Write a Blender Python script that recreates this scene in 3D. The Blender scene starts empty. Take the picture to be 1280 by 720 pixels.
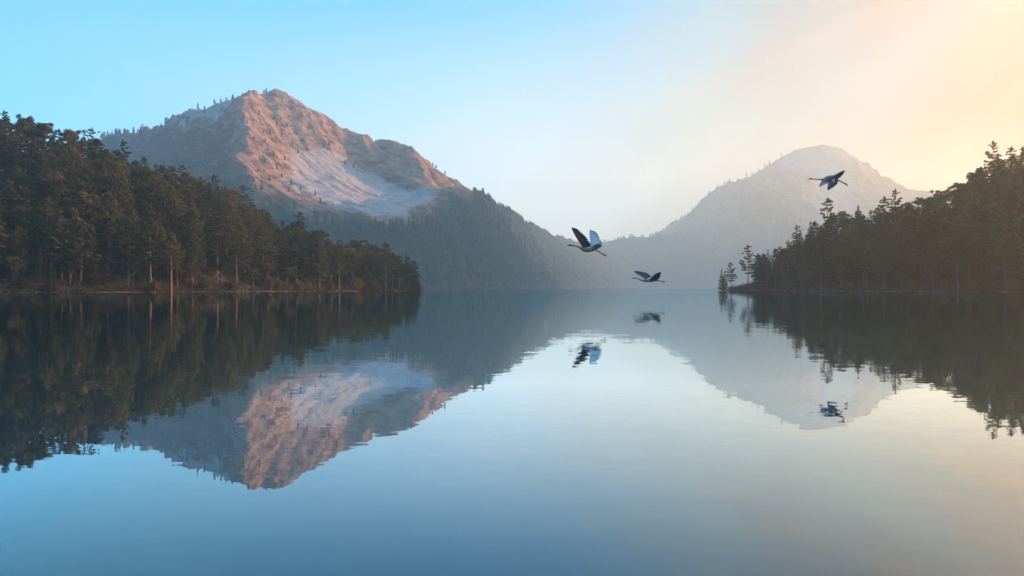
import bpy, bmesh, math, random
import numpy as np
from mathutils import Vector, Matrix
from mathutils.geometry import delaunay_2d_cdt

random.seed(7)
rng = np.random.default_rng(7)
R = math.radians
C = bpy.context.scene.collection
sc = bpy.context.scene

F = 1138.0            # focal length in pixels of the 1280 wide photograph
CAMH = 1.2            # eye height above the lake

def at(px, py, Y):
    return ((px - 640) / F * Y, Y, CAMH + (360 - py) / F * Y)
def to_px(X, Y, Z):
    return 640 + F * X / Y, 360 - F * (Z - CAMH) / Y

# ---------------------------------------------------------------- noise
_perm = rng.permutation(4096)
def _h(ix, iy):
    return _perm[(_perm[ix & 4095] + iy) & 4095]
def noise2(x, y):
    ix = np.floor(x).astype(int); iy = np.floor(y).astype(int)
    fx = x - ix; fy = y - iy
    u = fx * fx * fx * (fx * (fx * 6 - 15) + 10); v = fy * fy * fy * (fy * (fy * 6 - 15) + 10)
    def g(dx, dy):
        a = _h(ix + dx, iy + dy) * (2 * math.pi / 4096)
        return np.cos(a) * (fx - dx) + np.sin(a) * (fy - dy)
    a = g(0, 0) * (1 - u) + g(1, 0) * u
    b = g(0, 1) * (1 - u) + g(1, 1) * u
    return (a * (1 - v) + b * v) * 1.5
def fbm(x, y, s, octv=5, gain=0.5, ridged=False):
    out = np.zeros_like(x, dtype=float); amp = 1.0; f = 1.0 / s
    for i in range(octv):
        n = noise2(x * f + 17.3 * i, y * f - 9.1 * i)
        if ridged: n = 1 - 2 * np.abs(n)
        out += amp * n; amp *= gain; f *= 2.03
    return out

# ---------------------------------------------------------------- materials
def new_mat(name):
    m = bpy.data.materials.new(name); m.use_nodes = True
    nt = m.node_tree; nt.nodes.clear()
    return m, nt
def N(nt, t, **kw):
    n = nt.nodes.new(t)
    for k, v in kw.items(): setattr(n, k, v)
    return n
def L(nt, a, b): nt.links.new(a, b)
def math_node(nt, op, a, b=None, c=None, clamp=False):
    n = N(nt, 'ShaderNodeMath', operation=op); n.use_clamp = clamp
    for i, v in enumerate((a, b, c)):
        if v is None: continue
        if isinstance(v, (int, float)): n.inputs[i].default_value = v
        else: L(nt, v, n.inputs[i])
    return n.outputs[0]
def mix_rgb(nt, fac, a, b, blend='MIX'):
    n = N(nt, 'ShaderNodeMix', data_type='RGBA', blend_type=blend)
    for i, v in ((0, fac), (6, a), (7, b)):
        if isinstance(v, (int, float)): n.inputs[i].default_value = v
        elif isinstance(v, tuple): n.inputs[i].default_value = (*v, 1)
        else: L(nt, v, n.inputs[i])
    return n.outputs[2]
def ramp(nt, fac, stops, interp='LINEAR'):
    n = N(nt, 'ShaderNodeValToRGB'); cr = n.color_ramp; cr.interpolation = interp
    while len(cr.elements) < len(stops): cr.elements.new(0.5)
    for e, (p, c) in zip(cr.elements, stops):
        e.position = p; e.color = (*c, 1) if len(c) == 3 else c
    L(nt, fac, n.inputs[0])
    return n.outputs[0]
def srgb(r, g, b):
    f = lambda c: (c / 255 / 12.92) if c / 255 <= 0.04045 else ((c / 255 + 0.055) / 1.055) ** 2.4
    return (f(r), f(g), f(b))

def foliage_mat(name, dark, mid, light, trans=0.30):
    m, nt = new_mat(name)
    oi = N(nt, 'ShaderNodeObjectInfo')
    geo = N(nt, 'ShaderNodeNewGeometry')
    tc = N(nt, 'ShaderNodeTexCoord')
    nz = N(nt, 'ShaderNodeTexNoise'); nz.inputs['Scale'].default_value = 0.55; nz.inputs['Detail'].default_value = 2
    L(nt, tc.outputs['Object'], nz.inputs['Vector'])
    f = math_node(nt, 'MULTIPLY', oi.outputs['Random'], 0.70)
    f = math_node(nt, 'MULTIPLY_ADD', geo.outputs['Random Per Island'], 0.30, f)
    f = math_node(nt, 'MULTIPLY_ADD', nz.outputs['Fac'], 0.35, f)
    f = math_node(nt, 'SUBTRACT', f, 0.10)
    col = ramp(nt, f, [(0.0, dark), (0.5, mid), (1.0, light)])
    d = N(nt, 'ShaderNodeBsdfDiffuse'); t = N(nt, 'ShaderNodeBsdfTranslucent')
    L(nt, col, d.inputs['Color']); L(nt, col, t.inputs['Color'])
    mx = N(nt, 'ShaderNodeMixShader'); mx.inputs[0].default_value = trans
    L(nt, d.outputs[0], mx.inputs[1]); L(nt, t.outputs[0], mx.inputs[2])
    o = N(nt, 'ShaderNodeOutputMaterial'); L(nt, mx.outputs[0], o.inputs['Surface'])
    return m
def bark_mat(name, a, b):
    m, nt = new_mat(name)
    tc = N(nt, 'ShaderNodeTexCoord')
    mp = N(nt, 'ShaderNodeMapping'); mp.inputs['Scale'].default_value = (6, 6, 1.2)
    L(nt, tc.outputs['Object'], mp.inputs['Vector'])
    nz = N(nt, 'ShaderNodeTexNoise'); nz.inputs['Scale'].default_value = 1.4; nz.inputs['Detail'].default_value = 4
    L(nt, mp.outputs[0], nz.inputs['Vector'])
    col = ramp(nt, nz.outputs['Fac'], [(0.3, a), (0.7, b)])
    p = N(nt, 'ShaderNodeBsdfPrincipled'); p.inputs['Roughness'].default_value = 0.9
    L(nt, col, p.inputs['Base Color'])
    o = N(nt, 'ShaderNodeOutputMaterial'); L(nt, p.outputs[0], o.inputs['Surface'])
    return m

M = {}
M['pine'] = foliage_mat('pine_needles', (0.018, 0.036, 0.014), (0.058, 0.076, 0.024), (0.120, 0.116, 0.040))
M['broad'] = foliage_mat('broad_leaves', (0.022, 0.036, 0.013), (0.060, 0.072, 0.022), (0.118, 0.108, 0.034))
M['fir'] = foliage_mat('fir_needles', (0.020, 0.036, 0.016), (0.040, 0.058, 0.020), (0.075, 0.085, 0.025))
M['bush'] = foliage_mat('bush_leaves', (0.050, 0.060, 0.018), (0.095, 0.090, 0.024), (0.140, 0.115, 0.030))
M['rustbush'] = foliage_mat('rust_leaves', (0.080, 0.048, 0.022), (0.120, 0.064, 0.028), (0.150, 0.085, 0.036))
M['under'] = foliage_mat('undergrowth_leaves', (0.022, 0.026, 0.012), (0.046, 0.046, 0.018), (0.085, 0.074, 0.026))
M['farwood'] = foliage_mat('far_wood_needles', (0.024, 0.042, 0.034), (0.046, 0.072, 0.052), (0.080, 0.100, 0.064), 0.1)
M['bark'] = bark_mat('grey_brown_bark', (0.060, 0.042, 0.030), (0.150, 0.105, 0.075))
M['palebark'] = bark_mat('pale_bark', (0.085, 0.062, 0.050), (0.180, 0.135, 0.105))
M['redbark'] = bark_mat('reddish_bark', (0.150, 0.070, 0.040), (0.300, 0.150, 0.085))

def mountain_mat(name, warm):
    m, nt = new_mat(name)
    geo = N(nt, 'ShaderNodeNewGeometry')
    at_ = N(nt, 'ShaderNodeAttribute'); at_.attribute_name = 'scree'
    av = N(nt, 'ShaderNodeAttribute'); av.attribute_name = 'veg'
    n1 = N(nt, 'ShaderNodeTexNoise'); n1.inputs['Scale'].default_value = 0.03; n1.inputs['Detail'].default_value = 9; n1.inputs['Roughness'].default_value = 0.65
    mp = N(nt, 'ShaderNodeMapping'); mp.inputs['Scale'].default_value = (1, 1, 2.6); mp.inputs['Rotation'].default_value = (0.25, 0.3, 0)
    L(nt, geo.outputs['Position'], mp.inputs['Vector'])
    L(nt, mp.outputs[0], n1.inputs['Vector'])
    n2 = N(nt, 'ShaderNodeTexNoise'); n2.inputs['Scale'].default_value = 0.16; n2.inputs['Detail'].default_value = 6
    L(nt, geo.outputs['Position'], n2.inputs['Vector'])
    rock = ramp(nt, n1.outputs['Fac'], [(0.32, (0.070, 0.050, 0.040)), (0.45, (0.185, 0.122, 0.080)), (0.58, (0.320, 0.225, 0.155)), (0.70, (0.110, 0.078, 0.058))])
    pale = ramp(nt, n1.outputs['Fac'], [(0.3, (0.26, 0.25, 0.235)), (0.5, (0.38, 0.365, 0.345)), (0.7, (0.30, 0.28, 0.26))])
    sf = math_node(nt, 'MULTIPLY_ADD', n2.outputs['Fac'], 0.7, at_.outputs['Fac'])
    sf = math_node(nt, 'MULTIPLY_ADD', sf, 2.6, -1.6, clamp=True)
    # tilted strata and cracks running down the face
    st = N(nt, 'ShaderNodeMapping', vector_type='TEXTURE'); st.inputs['Rotation'].default_value = (0.5, 0.35, -0.70); st.inputs['Scale'].default_value = (130, 16, 16)
    L(nt, geo.outputs['Position'], st.inputs['Vector'])
    n3 = N(nt, 'ShaderNodeTexNoise'); n3.inputs['Scale'].default_value = 1.0; n3.inputs['Detail'].default_value = 7; n3.inputs['Roughness'].default_value = 0.6; n3.inputs['Distortion'].default_value = 0.5
    L(nt, st.outputs[0], n3.inputs['Vector'])
    bands = ramp(nt, n3.outputs['Fac'], [(0.34, (0.45, 0.42, 0.40)), (0.46, (1.0, 1.0, 1.0)), (0.54, (1.15, 1.1, 1.06)), (0.64, (0.62, 0.58, 0.56))])
    rock = mix_rgb(nt, 0.85, rock, bands, 'MULTIPLY')
    pale = mix_rgb(nt, 0.55, pale, bands, 'MULTIPLY')
    c = mix_rgb(nt, sf, rock, pale)
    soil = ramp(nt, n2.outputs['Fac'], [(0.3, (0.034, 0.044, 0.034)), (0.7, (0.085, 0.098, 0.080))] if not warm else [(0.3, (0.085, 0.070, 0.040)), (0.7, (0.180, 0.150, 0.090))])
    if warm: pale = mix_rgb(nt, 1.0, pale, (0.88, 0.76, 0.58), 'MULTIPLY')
    vf = math_node(nt, 'MULTIPLY_ADD', n2.outputs['Fac'], 0.8, av.outputs['Fac'])
    vf = math_node(nt, 'MULTIPLY_ADD', vf, 2.4, -1.5, clamp=True)
    c = mix_rgb(nt, vf, c, soil)
    p = N(nt, 'ShaderNodeBsdfDiffuse'); p.inputs['Roughness'].default_value = 0.6
    L(nt, c, p.inputs['Color'])
    b = N(nt, 'ShaderNodeBump'); b.inputs['Strength'].default_value = 1.0; b.inputs['Distance'].default_value = 7.0
    hh = math_node(nt, 'MULTIPLY_ADD', n2.outputs['Fac'], 0.35, n1.outputs['Fac'])
    hh = math_node(nt, 'MULTIPLY_ADD', n3.outputs['Fac'], 0.9, hh)
    L(nt, hh, b.inputs['Height']); L(nt, b.outputs[0], p.inputs['Normal'])
    o = N(nt, 'ShaderNodeOutputMaterial'); L(nt, p.outputs[0], o.inputs['Surface'])
    return m
M['mountain'] = mountain_mat('mountain_rock', 0)
M['warmmountain'] = mountain_mat('mountain_rock_warm_ground', 1)  # same rock with a warmer, browner ground tone

def hill_mat():
    m, nt = new_mat('forest_floor')
    geo = N(nt, 'ShaderNodeNewGeometry')
    n1 = N(nt, 'ShaderNodeTexNoise'); n1.inputs['Scale'].default_value = 0.5; n1.inputs['Detail'].default_value = 7
    L(nt, geo.outputs['Position'], n1.inputs['Vector'])
    c = ramp(nt, n1.outputs['Fac'], [(0.3, (0.018, 0.016, 0.010)), (0.55, (0.034, 0.028, 0.018)), (0.75, (0.028, 0.034, 0.014))])
    e = ramp(nt, n1.outputs['Fac'], [(0.3, (0.026, 0.020, 0.016)), (0.55, (0.060, 0.046, 0.036)), (0.75, (0.040, 0.031, 0.024))])
    sep = N(nt, 'ShaderNodeSeparateXYZ'); L(nt, geo.outputs['Position'], sep.inputs[0])
    f = math_node(nt, 'MULTIPLY_ADD', sep.outputs['Z'], -0.9, 1.5, clamp=True)
    col = mix_rgb(nt, f, c, e)
    p = N(nt, 'ShaderNodeBsdfPrincipled'); p.inputs['Roughness'].default_value = 0.95
    L(nt, col, p.inputs['Base Color'])
    b = N(nt, 'ShaderNodeBump'); b.inputs['Distance'].default_value = 0.5; L(nt, n1.outputs['Fac'], b.inputs['Height']); L(nt, b.outputs[0], p.inputs['Normal'])
    o = N(nt, 'ShaderNodeOutputMaterial'); L(nt, p.outputs[0], o.inputs['Surface'])
    return m
M['hill'] = hill_mat()

def water_mat():
    m, nt = new_mat('lake_water')
    geo = N(nt, 'ShaderNodeNewGeometry')
    def slope(scale, stretch, amount, detail):
        mp = N(nt, 'ShaderNodeMapping'); mp.inputs['Scale'].default_value = (scale * stretch, scale, 1)
        L(nt, geo.outputs['Position'], mp.inputs['Vector'])
        n = N(nt, 'ShaderNodeTexNoise'); n.inputs['Scale'].default_value = 1; n.inputs['Detail'].default_value = detail
        L(nt, mp.outputs[0], n.inputs['Vector'])
        v = N(nt, 'ShaderNodeVectorMath', operation='SUBTRACT'); L(nt, n.outputs['Color'], v.inputs[0]); v.inputs[1].default_value = (0.5, 0.5, 0.5)
        w = N(nt, 'ShaderNodeVectorMath', operation='MULTIPLY'); L(nt, v.outputs[0], w.inputs[0]); w.inputs[1].default_value = (amount * 0.6, amount, 0)
        return w.outputs[0]
    a = slope(3.0, 0.6, WAVE[0], 1.5); b = slope(0.5, 0.5, WAVE[1], 1.0); c = slope(9.0, 0.7, WAVE[2], 2.0)
    s1 = N(nt, 'ShaderNodeVectorMath', operation='ADD'); L(nt, a, s1.inputs[0]); L(nt, b, s1.inputs[1])
    s2 = N(nt, 'ShaderNodeVectorMath', operation='ADD'); L(nt, s1.outputs[0], s2.inputs[0]); L(nt, c, s2.inputs[1])
    s3 = N(nt, 'ShaderNodeVectorMath', operation='ADD'); L(nt, s2.outputs[0], s3.inputs[0]); s3.inputs[1].default_value = (0, 0, 1)
    wm = N(nt, 'ShaderNodeMapping'); wm.inputs['Scale'].default_value = (0.012, 0.05, 1); L(nt, geo.outputs['Position'], wm.inputs['Vector'])
    wn = N(nt, 'ShaderNodeTexNoise'); wn.inputs['Scale'].default_value = 1.0; wn.inputs['Detail'].default_value = 3; L(nt, wm.outputs[0], wn.inputs['Vector'])
    wk = math_node(nt, 'MULTIPLY_ADD', wn.outputs['Fac'], 3.2, -0.75); wk = math_node(nt, 'MAXIMUM', wk, 0.25)
    sw = N(nt, 'ShaderNodeVectorMath', operation='SCALE'); L(nt, s2.outputs[0], sw.inputs[0]); L(nt, wk, sw.inputs['Scale'])
    L(nt, sw.outputs[0], s3.inputs[0])
    nn = N(nt, 'ShaderNodeVectorMath', operation='NORMALIZE'); L(nt, s3.outputs[0], nn.inputs[0])
    body = N(nt, 'ShaderNodeBsdfDiffuse'); body.inputs['Color'].default_value = (0.005, 0.026, 0.040, 1)
    gl = N(nt, 'ShaderNodeBsdfGlossy'); gl.inputs['Roughness'].default_value = 0.012; gl.inputs['Color'].default_value = (0.81, 0.94, 0.99, 1); L(nt, nn.outputs[0], gl.inputs['Normal'])
    fr = N(nt, 'ShaderNodeFresnel'); fr.inputs['IOR'].default_value = 1.36; L(nt, nn.outputs[0], fr.inputs['Normal'])
    ff = math_node(nt, 'MULTIPLY_ADD', fr.outputs[0], 2.15, -0.15, clamp=True)
    mx = N(nt, 'ShaderNodeMixShader'); L(nt, ff, mx.inputs[0]); L(nt, body.outputs[0], mx.inputs[1]); L(nt, gl.outputs[0], mx.inputs[2])
    o = N(nt, 'ShaderNodeOutputMaterial'); L(nt, mx.outputs[0], o.inputs['Surface'])
    return m
WAVE = (0.0105, 0.0050, 0.0150)
M['water'] = water_mat()

def plumage(name, a, b, scale=6.0):
    m, nt = new_mat(name)
    tc = N(nt, 'ShaderNodeTexCoord')
    n1 = N(nt, 'ShaderNodeTexNoise'); n1.inputs['Scale'].default_value = scale; n1.inputs['Detail'].default_value = 3
    L(nt, tc.outputs['Object'], n1.inputs['Vector'])
    col = ramp(nt, n1.outputs['Fac'], [(0.3, a), (0.7, b)])
    p = N(nt, 'ShaderNodeBsdfPrincipled'); p.inputs['Roughness'].default_value = 0.75
    L(nt, col, p.inputs['Base Color'])
    o = N(nt, 'ShaderNodeOutputMaterial'); L(nt, p.outputs[0], o.inputs['Surface'])
    return m
M['grey'] = plumage('grey_plumage', (0.16, 0.165, 0.165), (0.25, 0.255, 0.25))
M['pale'] = plumage('pale_wing_plumage', (0.52, 0.46, 0.40), (0.66, 0.59, 0.52))
M['slate'] = plumage('slate_plumage', (0.038, 0.044, 0.050), (0.080, 0.088, 0.096))
M['black'] = plumage('black_plumage', (0.014, 0.014, 0.016), (0.035, 0.034, 0.036))
M['legs'] = plumage('leg_skin', (0.040, 0.036, 0.032), (0.070, 0.062, 0.055))

# ---------------------------------------------------------------- object helpers
def mesh_obj(name, verts, faces, mats, parent=None, midx=None, smooth=False):
    me = bpy.data.meshes.new(name)
    me.from_pydata([tuple(v) for v in verts], [], [tuple(f) for f in faces])
    for m in (mats if isinstance(mats, (list, tuple)) else [mats]): me.materials.append(m)
    if midx is not None: me.polygons.foreach_set('material_index', np.asarray(midx, dtype=np.int32))
    if smooth: me.polygons.foreach_set('use_smooth', np.ones(len(me.polygons), dtype=bool))
    me.update()
    o = bpy.data.objects.new(name, me); C.objects.link(o)
    if parent is not None: o.parent = parent
    return o
def fast_mesh(name, V, Q):
    """V (n,3), Q (m,k) numpy -> mesh"""
    me = bpy.data.meshes.new(name)
    k = Q.shape[1]
    me.vertices.add(len(V)); me.vertices.foreach_set('co', V.astype(np.float32).ravel())
    me.loops.add(Q.size); me.loops.foreach_set('vertex_index', Q.astype(np.int32).ravel())
    me.polygons.add(len(Q)); me.polygons.foreach_set('loop_start', np.arange(0, Q.size, k, dtype=np.int32))
    me.update(calc_edges=True); me.validate()
    return me
def tag(o, label=None, cat=None, group=None, kind=None):
    if label: o['label'] = label
    if cat: o['category'] = cat
    if group: o['group'] = group
    if kind: o['kind'] = kind
    return o

# ---------------------------------------------------------------- terrain
class Terrain:
    def __init__(self, pts, x0, x1, y0, y1, step, blur, low=-5.0):
        self.x0, self.y0, self.step = x0, y0, step
        nx = int((x1 - x0) / step) + 1; ny = int((y1 - y0) / step) + 1
        self.X, self.Y = np.meshgrid(x0 + step * np.arange(nx), y0 + step * np.arange(ny))
        H = np.full((ny, nx), low)
        P = np.array(pts)
        co, _, fa, *_ = delaunay_2d_cdt([Vector((p[0], p[1])) for p in P], [], [], 0, 1e-3)
        z = []
        for c in co:
            d = (P[:, 0] - c.x) ** 2 + (P[:, 1] - c.y) ** 2
            z.append(P[np.argmin(d), 2])
        for f in fa:
            a, b, c = [(co[i].x, co[i].y, z[i]) for i in f]
            lo = [int(max(0, (min(a[k], b[k], c[k]) - (x0, y0)[k]) / step)) for k in (0, 1)]
            hi = [int((max(a[k], b[k], c[k]) - (x0, y0)[k]) / step) + 2 for k in (0, 1)]
            gx = self.X[lo[1]:hi[1], lo[0]:hi[0]]; gy = self.Y[lo[1]:hi[1], lo[0]:hi[0]]
            if gx.size == 0: continue
            det = (b[1] - c[1]) * (a[0] - c[0]) + (c[0] - b[0]) * (a[1] - c[1])
            if abs(det) < 1e-6: continue
            l1 = ((b[1] - c[1]) * (gx - c[0]) + (c[0] - b[0]) * (gy - c[1])) / det
            l2 = ((c[1] - a[1]) * (gx - c[0]) + (a[0] - c[0]) * (gy - c[1])) / det
            l3 = 1 - l1 - l2
            ins = (l1 > -1e-6) & (l2 > -1e-6) & (l3 > -1e-6)
            sub = H[lo[1]:hi[1], lo[0]:hi[0]]
            sub[ins] = (l1 * a[2] + l2 * b[2] + l3 * c[2])[ins]
        for _ in range(blur):
            Hp = np.pad(H, 1, mode='edge')
            H = (Hp[1:-1, 1:-1] * 4 + Hp[:-2, 1:-1] * 2 + Hp[2:, 1:-1] * 2 + Hp[1:-1, :-2] * 2 + Hp[1:-1, 2:] * 2 + Hp[:-2, :-2] + Hp[2:, 2:] + Hp[:-2, 2:] + Hp[2:, :-2]) / 16
        self.H = H
    def sample(self, x, y, A=None):
        A = self.H if A is None else A
        fx = np.clip((np.asarray(x, float) - self.x0) / self.step, 0, A.shape[1] - 1.001)
        fy = np.clip((np.asarray(y, float) - self.y0) / self.step, 0, A.shape[0] - 1.001)
        ix = fx.astype(int); iy = fy.astype(int); u = fx - ix; v = fy - iy
        return (A[iy, ix] * (1 - u) + A[iy, ix + 1] * u) * (1 - v) + (A[iy + 1, ix] * (1 - u) + A[iy + 1, ix + 1] * u) * v
    def grow(self, k):
        self.X = self.X * k; self.Y = self.Y * k; self.H = self.H * k; self.x0 *= k; self.y0 *= k; self.step *= k
    def grad(self):
        gy, gx = np.gradient(self.H, self.step)
        return gx, gy
    def build(self, name, mat, attrs=None):
        ny, nx = self.H.shape
        V = np.stack([self.X, self.Y, self.H], -1).reshape(-1, 3)
        i = np.arange(nx * ny).reshape(ny, nx)
        Q = np.stack([i[:-1, :-1], i[:-1, 1:], i[1:, 1:], i[1:, :-1]], -1).reshape(-1, 4)
        keep = (V[Q][:, :, 2].max(1) > -4.5)
        me = fast_mesh(name, V, Q[keep])
        me.materials.append(mat)
        me.polygons.foreach_set('use_smooth', np.ones(len(me.polygons), dtype=bool))
        for k, A in (attrs or {}).items():
            a = me.attributes.new(k, 'FLOAT', 'POINT'); a.data.foreach_set('value', A.astype(np.float32).ravel())
        o = bpy.data.objects.new(name, me); C.objects.link(o)
        return o

def pp(lst): return [at(*p) for p in lst]
def behind(lst, d1=300, d2=900, drop=0.55):
    out = []
    for p in lst:
        X, Y, Z = at(*p)
        out.append((X * (Y + d1) / Y, Y + d1, Z * (1 - drop))); out.append((X * (Y + d2) / Y, Y + d2, -6))
    return out

def smooth01(x): x = np.clip(x, 0, 1); return x * x * (3 - 2 * x)

# --- the peak on the left of the valley
crestL = [(-250, 215, 2050), (-100, 205, 2000), (40, 190, 1950), (130, 175, 1880), (190, 158, 1780), (215, 148, 1730), (245, 138, 1690), (275, 127, 1630),
          (298, 122, 1560), (322, 117, 1630), (350, 114, 1650), (378, 129, 1662), (415, 152, 1680), (440, 167, 1690), (482, 177, 1700), (505, 186, 1680), (525, 207, 1660), (545, 236, 1630), (557, 258, 1600)]
shoulder = [(548, 240, 1500), (562, 235, 1480), (577, 233, 1470), (600, 242, 1580), (620, 253, 1800), (640, 265, 2100), (660, 278, 2500), (680, 290, 2950), (705, 299, 3500), (735, 307, 4100), (765, 318, 4600), (800, 345, 4900)]
spurA = [(304, 150, 1495), (308, 185, 1440), (313, 222, 1380), (330, 258, 1290), (352, 300, 1180)]
facet = [(345, 150, 1600), (360, 190, 1545), (370, 225, 1480), (400, 190, 1590), (425, 180, 1650), (440, 205, 1625), (465, 216, 1625), (500, 229, 1598), (450, 222, 1590), (480, 238, 1550), (520, 241, 1530),
         (400, 240, 1440), (450, 255, 1420), (500, 256, 1400), (420, 215, 1560)]
cliff = [(515, 190, 1640), (530, 216, 1585), (543, 236, 1540)]
lowL = [(400, 300, 1130), (480, 300, 1170), (550, 290, 1270), (600, 300, 1500), (640, 312, 2000), (690, 332, 3200), (620, 280, 1700), (660, 305, 2400),
        (200, 200, 1620), (240, 200, 1560), (270, 165, 1570), (275, 205, 1500), (180, 250, 1380), (240, 250, 1340), (285, 250, 1320), (120, 205, 1760), (100, 260, 1480), (20, 260, 1580), (-200, 260, 1700), (260, 310, 1080), (150, 310, 1080)]
footL = [(X, Y, -6) for X, Y in ((-1250, 900), (-700, 760), (-400, 780), (-180, 850), (-90, 1000), (-40, 1280), (40, 1800), (220, 2700), (520, 3800), (850, 4900))]
KL = 0.7; KR = 1.6; G = 1.5
def scl3(l, K): return [(x * K, y * K, (z - CAMH) * K + CAMH if z > 0 else z) for x, y, z in l]
def densify(p, k=4):
    out = []
    for a, b in zip(p[:-1], p[1:]):
        out += [tuple(a[i] + (b[i] - a[i]) * t / k for i in range(3)) for t in range(k)]
    return out + [p[-1]]
ptsL = densify(pp(crestL), 2) + densify(pp(shoulder)) + pp(spurA) + pp(facet) + pp(cliff) + pp(lowL) + densify(footL) + behind(crestL) + behind(shoulder[8:], 200, 450)
TL = Terrain(scl3(ptsL, KL), -910, 640, 520, 3560, 2.8, 4)
def roughen(T, big, small, spare, q=1.0):
    X, Y, H = T.X, T.Y, T.H
    gx, gy = T.grad(); sl = np.hypot(gx, gy)
    mask = smooth01(H / 40.0)
    k = 0.25 + 0.75 * smooth01((sl - 0.45) / 0.5)
    k = k * (1 - spare)
    T.slope = sl
    T.H = H + mask * (fbm(X, Y, 160 * q, 4) * big * 0.5 * (1 - 0.6 * spare) + k * (fbm(X * 1.0, Y * 0.8, 75 * q, 5, 0.52, True) - 0.6) * big * 0.6 + fbm(X, Y, 22 * q, 3) * small * (0.35 + 0.65 * k) + (fbm(X, Y, 17 * q, 3, 0.6, True) - 0.6) * small * 0.5 * k)
pxg, pyg = to_px(TL.X, TL.Y, TL.H)
def blob(px, py, cx, cy, rx, ry, rot=0.0):
    c, s = math.cos(rot), math.sin(rot); dx, dy = px - cx, py - cy
    return np.exp(-(((dx * c + dy * s) / rx) ** 2 + ((-dx * s + dy * c) / ry) ** 2))
bowl = np.clip(blob(pxg, pyg, 440, 238, 80, 23, 0.22) * 1.25 + 0.7 * blob(pxg, pyg, 510, 249, 50, 10) + blob(pxg, pyg, 400, 205, 40, 20, 0.5), 0, 1)
shld = smooth01((pxg - 535) / 30) * smooth01((pyg - 225) / 15)
roughen(TL, 11, 3.3, np.clip(0.75 * bowl + 0.9 * shld + 0.7 * blob(pxg, pyg, 548, 215, 30, 30) + 0.5 * blob(pxg, pyg, 350, 185, 60, 60), 0, 1), KL)
gul = smooth01((pxg - 296) / 20) * (1 - shld) * (1 - 0.65 * bowl) * smooth01((275 - pyg) / 40)
ac, dn = 0.64 * TL.X + 0.77 * TL.Y, 0.77 * TL.X - 0.64 * TL.Y
TL.H = TL.H + gul * (-3.0 + 5.0 * (1 - 2 * np.abs(noise2(ac / 27 + 0.4 * noise2(dn / 50, ac / 50), dn / 150))) + 2.6 * (1 - 2 * np.abs(noise2(ac / 11 + 5, dn / 80))))
gx, gy = TL.grad(); slL = np.hypot(gx, gy)
scree = np.clip(bowl * 1.1 + 0.85 * smooth01((303 - pxg + 14 * fbm(TL.X, TL.Y, 30, 3)) / 25) * smooth01((182 - pyg + 18 * fbm(TL.X + 90, TL.Y, 35, 4)) / 34) - 0.35 * smooth01((slL - 0.9) / 0.4), 0, 1)
line = np.interp(pxg, [0, 200, 300, 330, 380, 430, 480, 540, 580, 700], [205, 215, 225, 238, 262, 272, 278, 262, 245, 200])
vegL = np.maximum(smooth01((pyg - line + 20 + 16 * fbm(TL.X, TL.Y, 55, 4)) / 50.0), 0.55 * smooth01((310 - pxg + 26 * fbm(TL.X, TL.Y, 40, 4)) / 42) * smooth01((pyg - 145 + 12 * fbm(TL.X + 300, TL.Y, 30, 4)) / 35))
TL.grow(G)
mt = TL.build('mountain', M['mountain'], {'scree': scree, 'veg': vegL * 0.95})
tag(mt, 'bare rocky peak with a pale scree bowl, sunlit orange on its right face', 'mountain', None, 'structure')

# --- the rounded peak on the right
crestR = [(815, 292, 2850), (836, 281, 2700), (865, 262, 2520), (900, 234, 2360), (925, 224, 2300), (955, 212, 2220), (975, 197, 2150), (995, 185, 2110), (1012, 181, 2100), (1032, 179, 2100), (1048, 183, 2110), (1065, 193, 2120), (1085, 207, 2140), (1110, 225, 2160),
          (1140, 238, 2190), (1168, 245, 2220), (1220, 258, 2250), (1300, 280, 2300), (1450, 300, 2400)]
midR = [(985, 205, 2080), (1000, 204, 2060), (1022, 214, 2060), (1040, 212, 2070), (1060, 206, 2085), (1030, 240, 1990), (1050, 300, 1800), (1085, 235, 2040), (1120, 262, 1960), (1160, 290, 1880), (1000, 250, 1930), (960, 250, 1960), (930, 260, 2000),
        (880, 285, 2150), (900, 310, 1850), (960, 305, 1780), (1000, 305, 1750), (1100, 320, 1700), (1200, 310, 1800), (1400, 330, 1800), (850, 320, 2250)]
footR = [(X, Y, -6) for X, Y in ((500, 3050), (395, 2600), (350, 2200), (380, 1800), (480, 1500), (650, 1450), (900, 1450), (1250, 1450), (1700, 1500))]
TR = Terrain(scl3(pp(crestR) + pp(midR) + footR + behind(crestR, 200, 500), KR), 480, 2780, 2290, 4600, 7.0, 3)
pxg, pyg = to_px(TR.X, TR.Y, TR.H)
bowlR = np.clip(blob(pxg, pyg, 1045, 255, 22, 50) + blob(pxg, pyg, 1010, 200, 40, 14, 0.0), 0, 1)
roughen(TR, 24, 8.0, np.clip(0.6 * bowlR + 0.45 * blob(pxg, pyg, 1020, 185, 70, 45), 0, 1), 1.35)
vegR = smooth01((pyg - np.interp(pxg, [800, 950, 1000, 1100, 1200], [200, 220, 262, 275, 285]) + 15) / 50.0)
TR.grow(G)
mt = TR.build('mountain', M['warmmountain'], {'scree': np.clip(0.7 * bowlR + 0.25, 0, 1), 'veg': np.maximum(vegR * 0.9, 0.30)})
tag(mt, 'hazy round-topped peak rising behind the right shore', 'mountain', None, 'structure')

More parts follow.
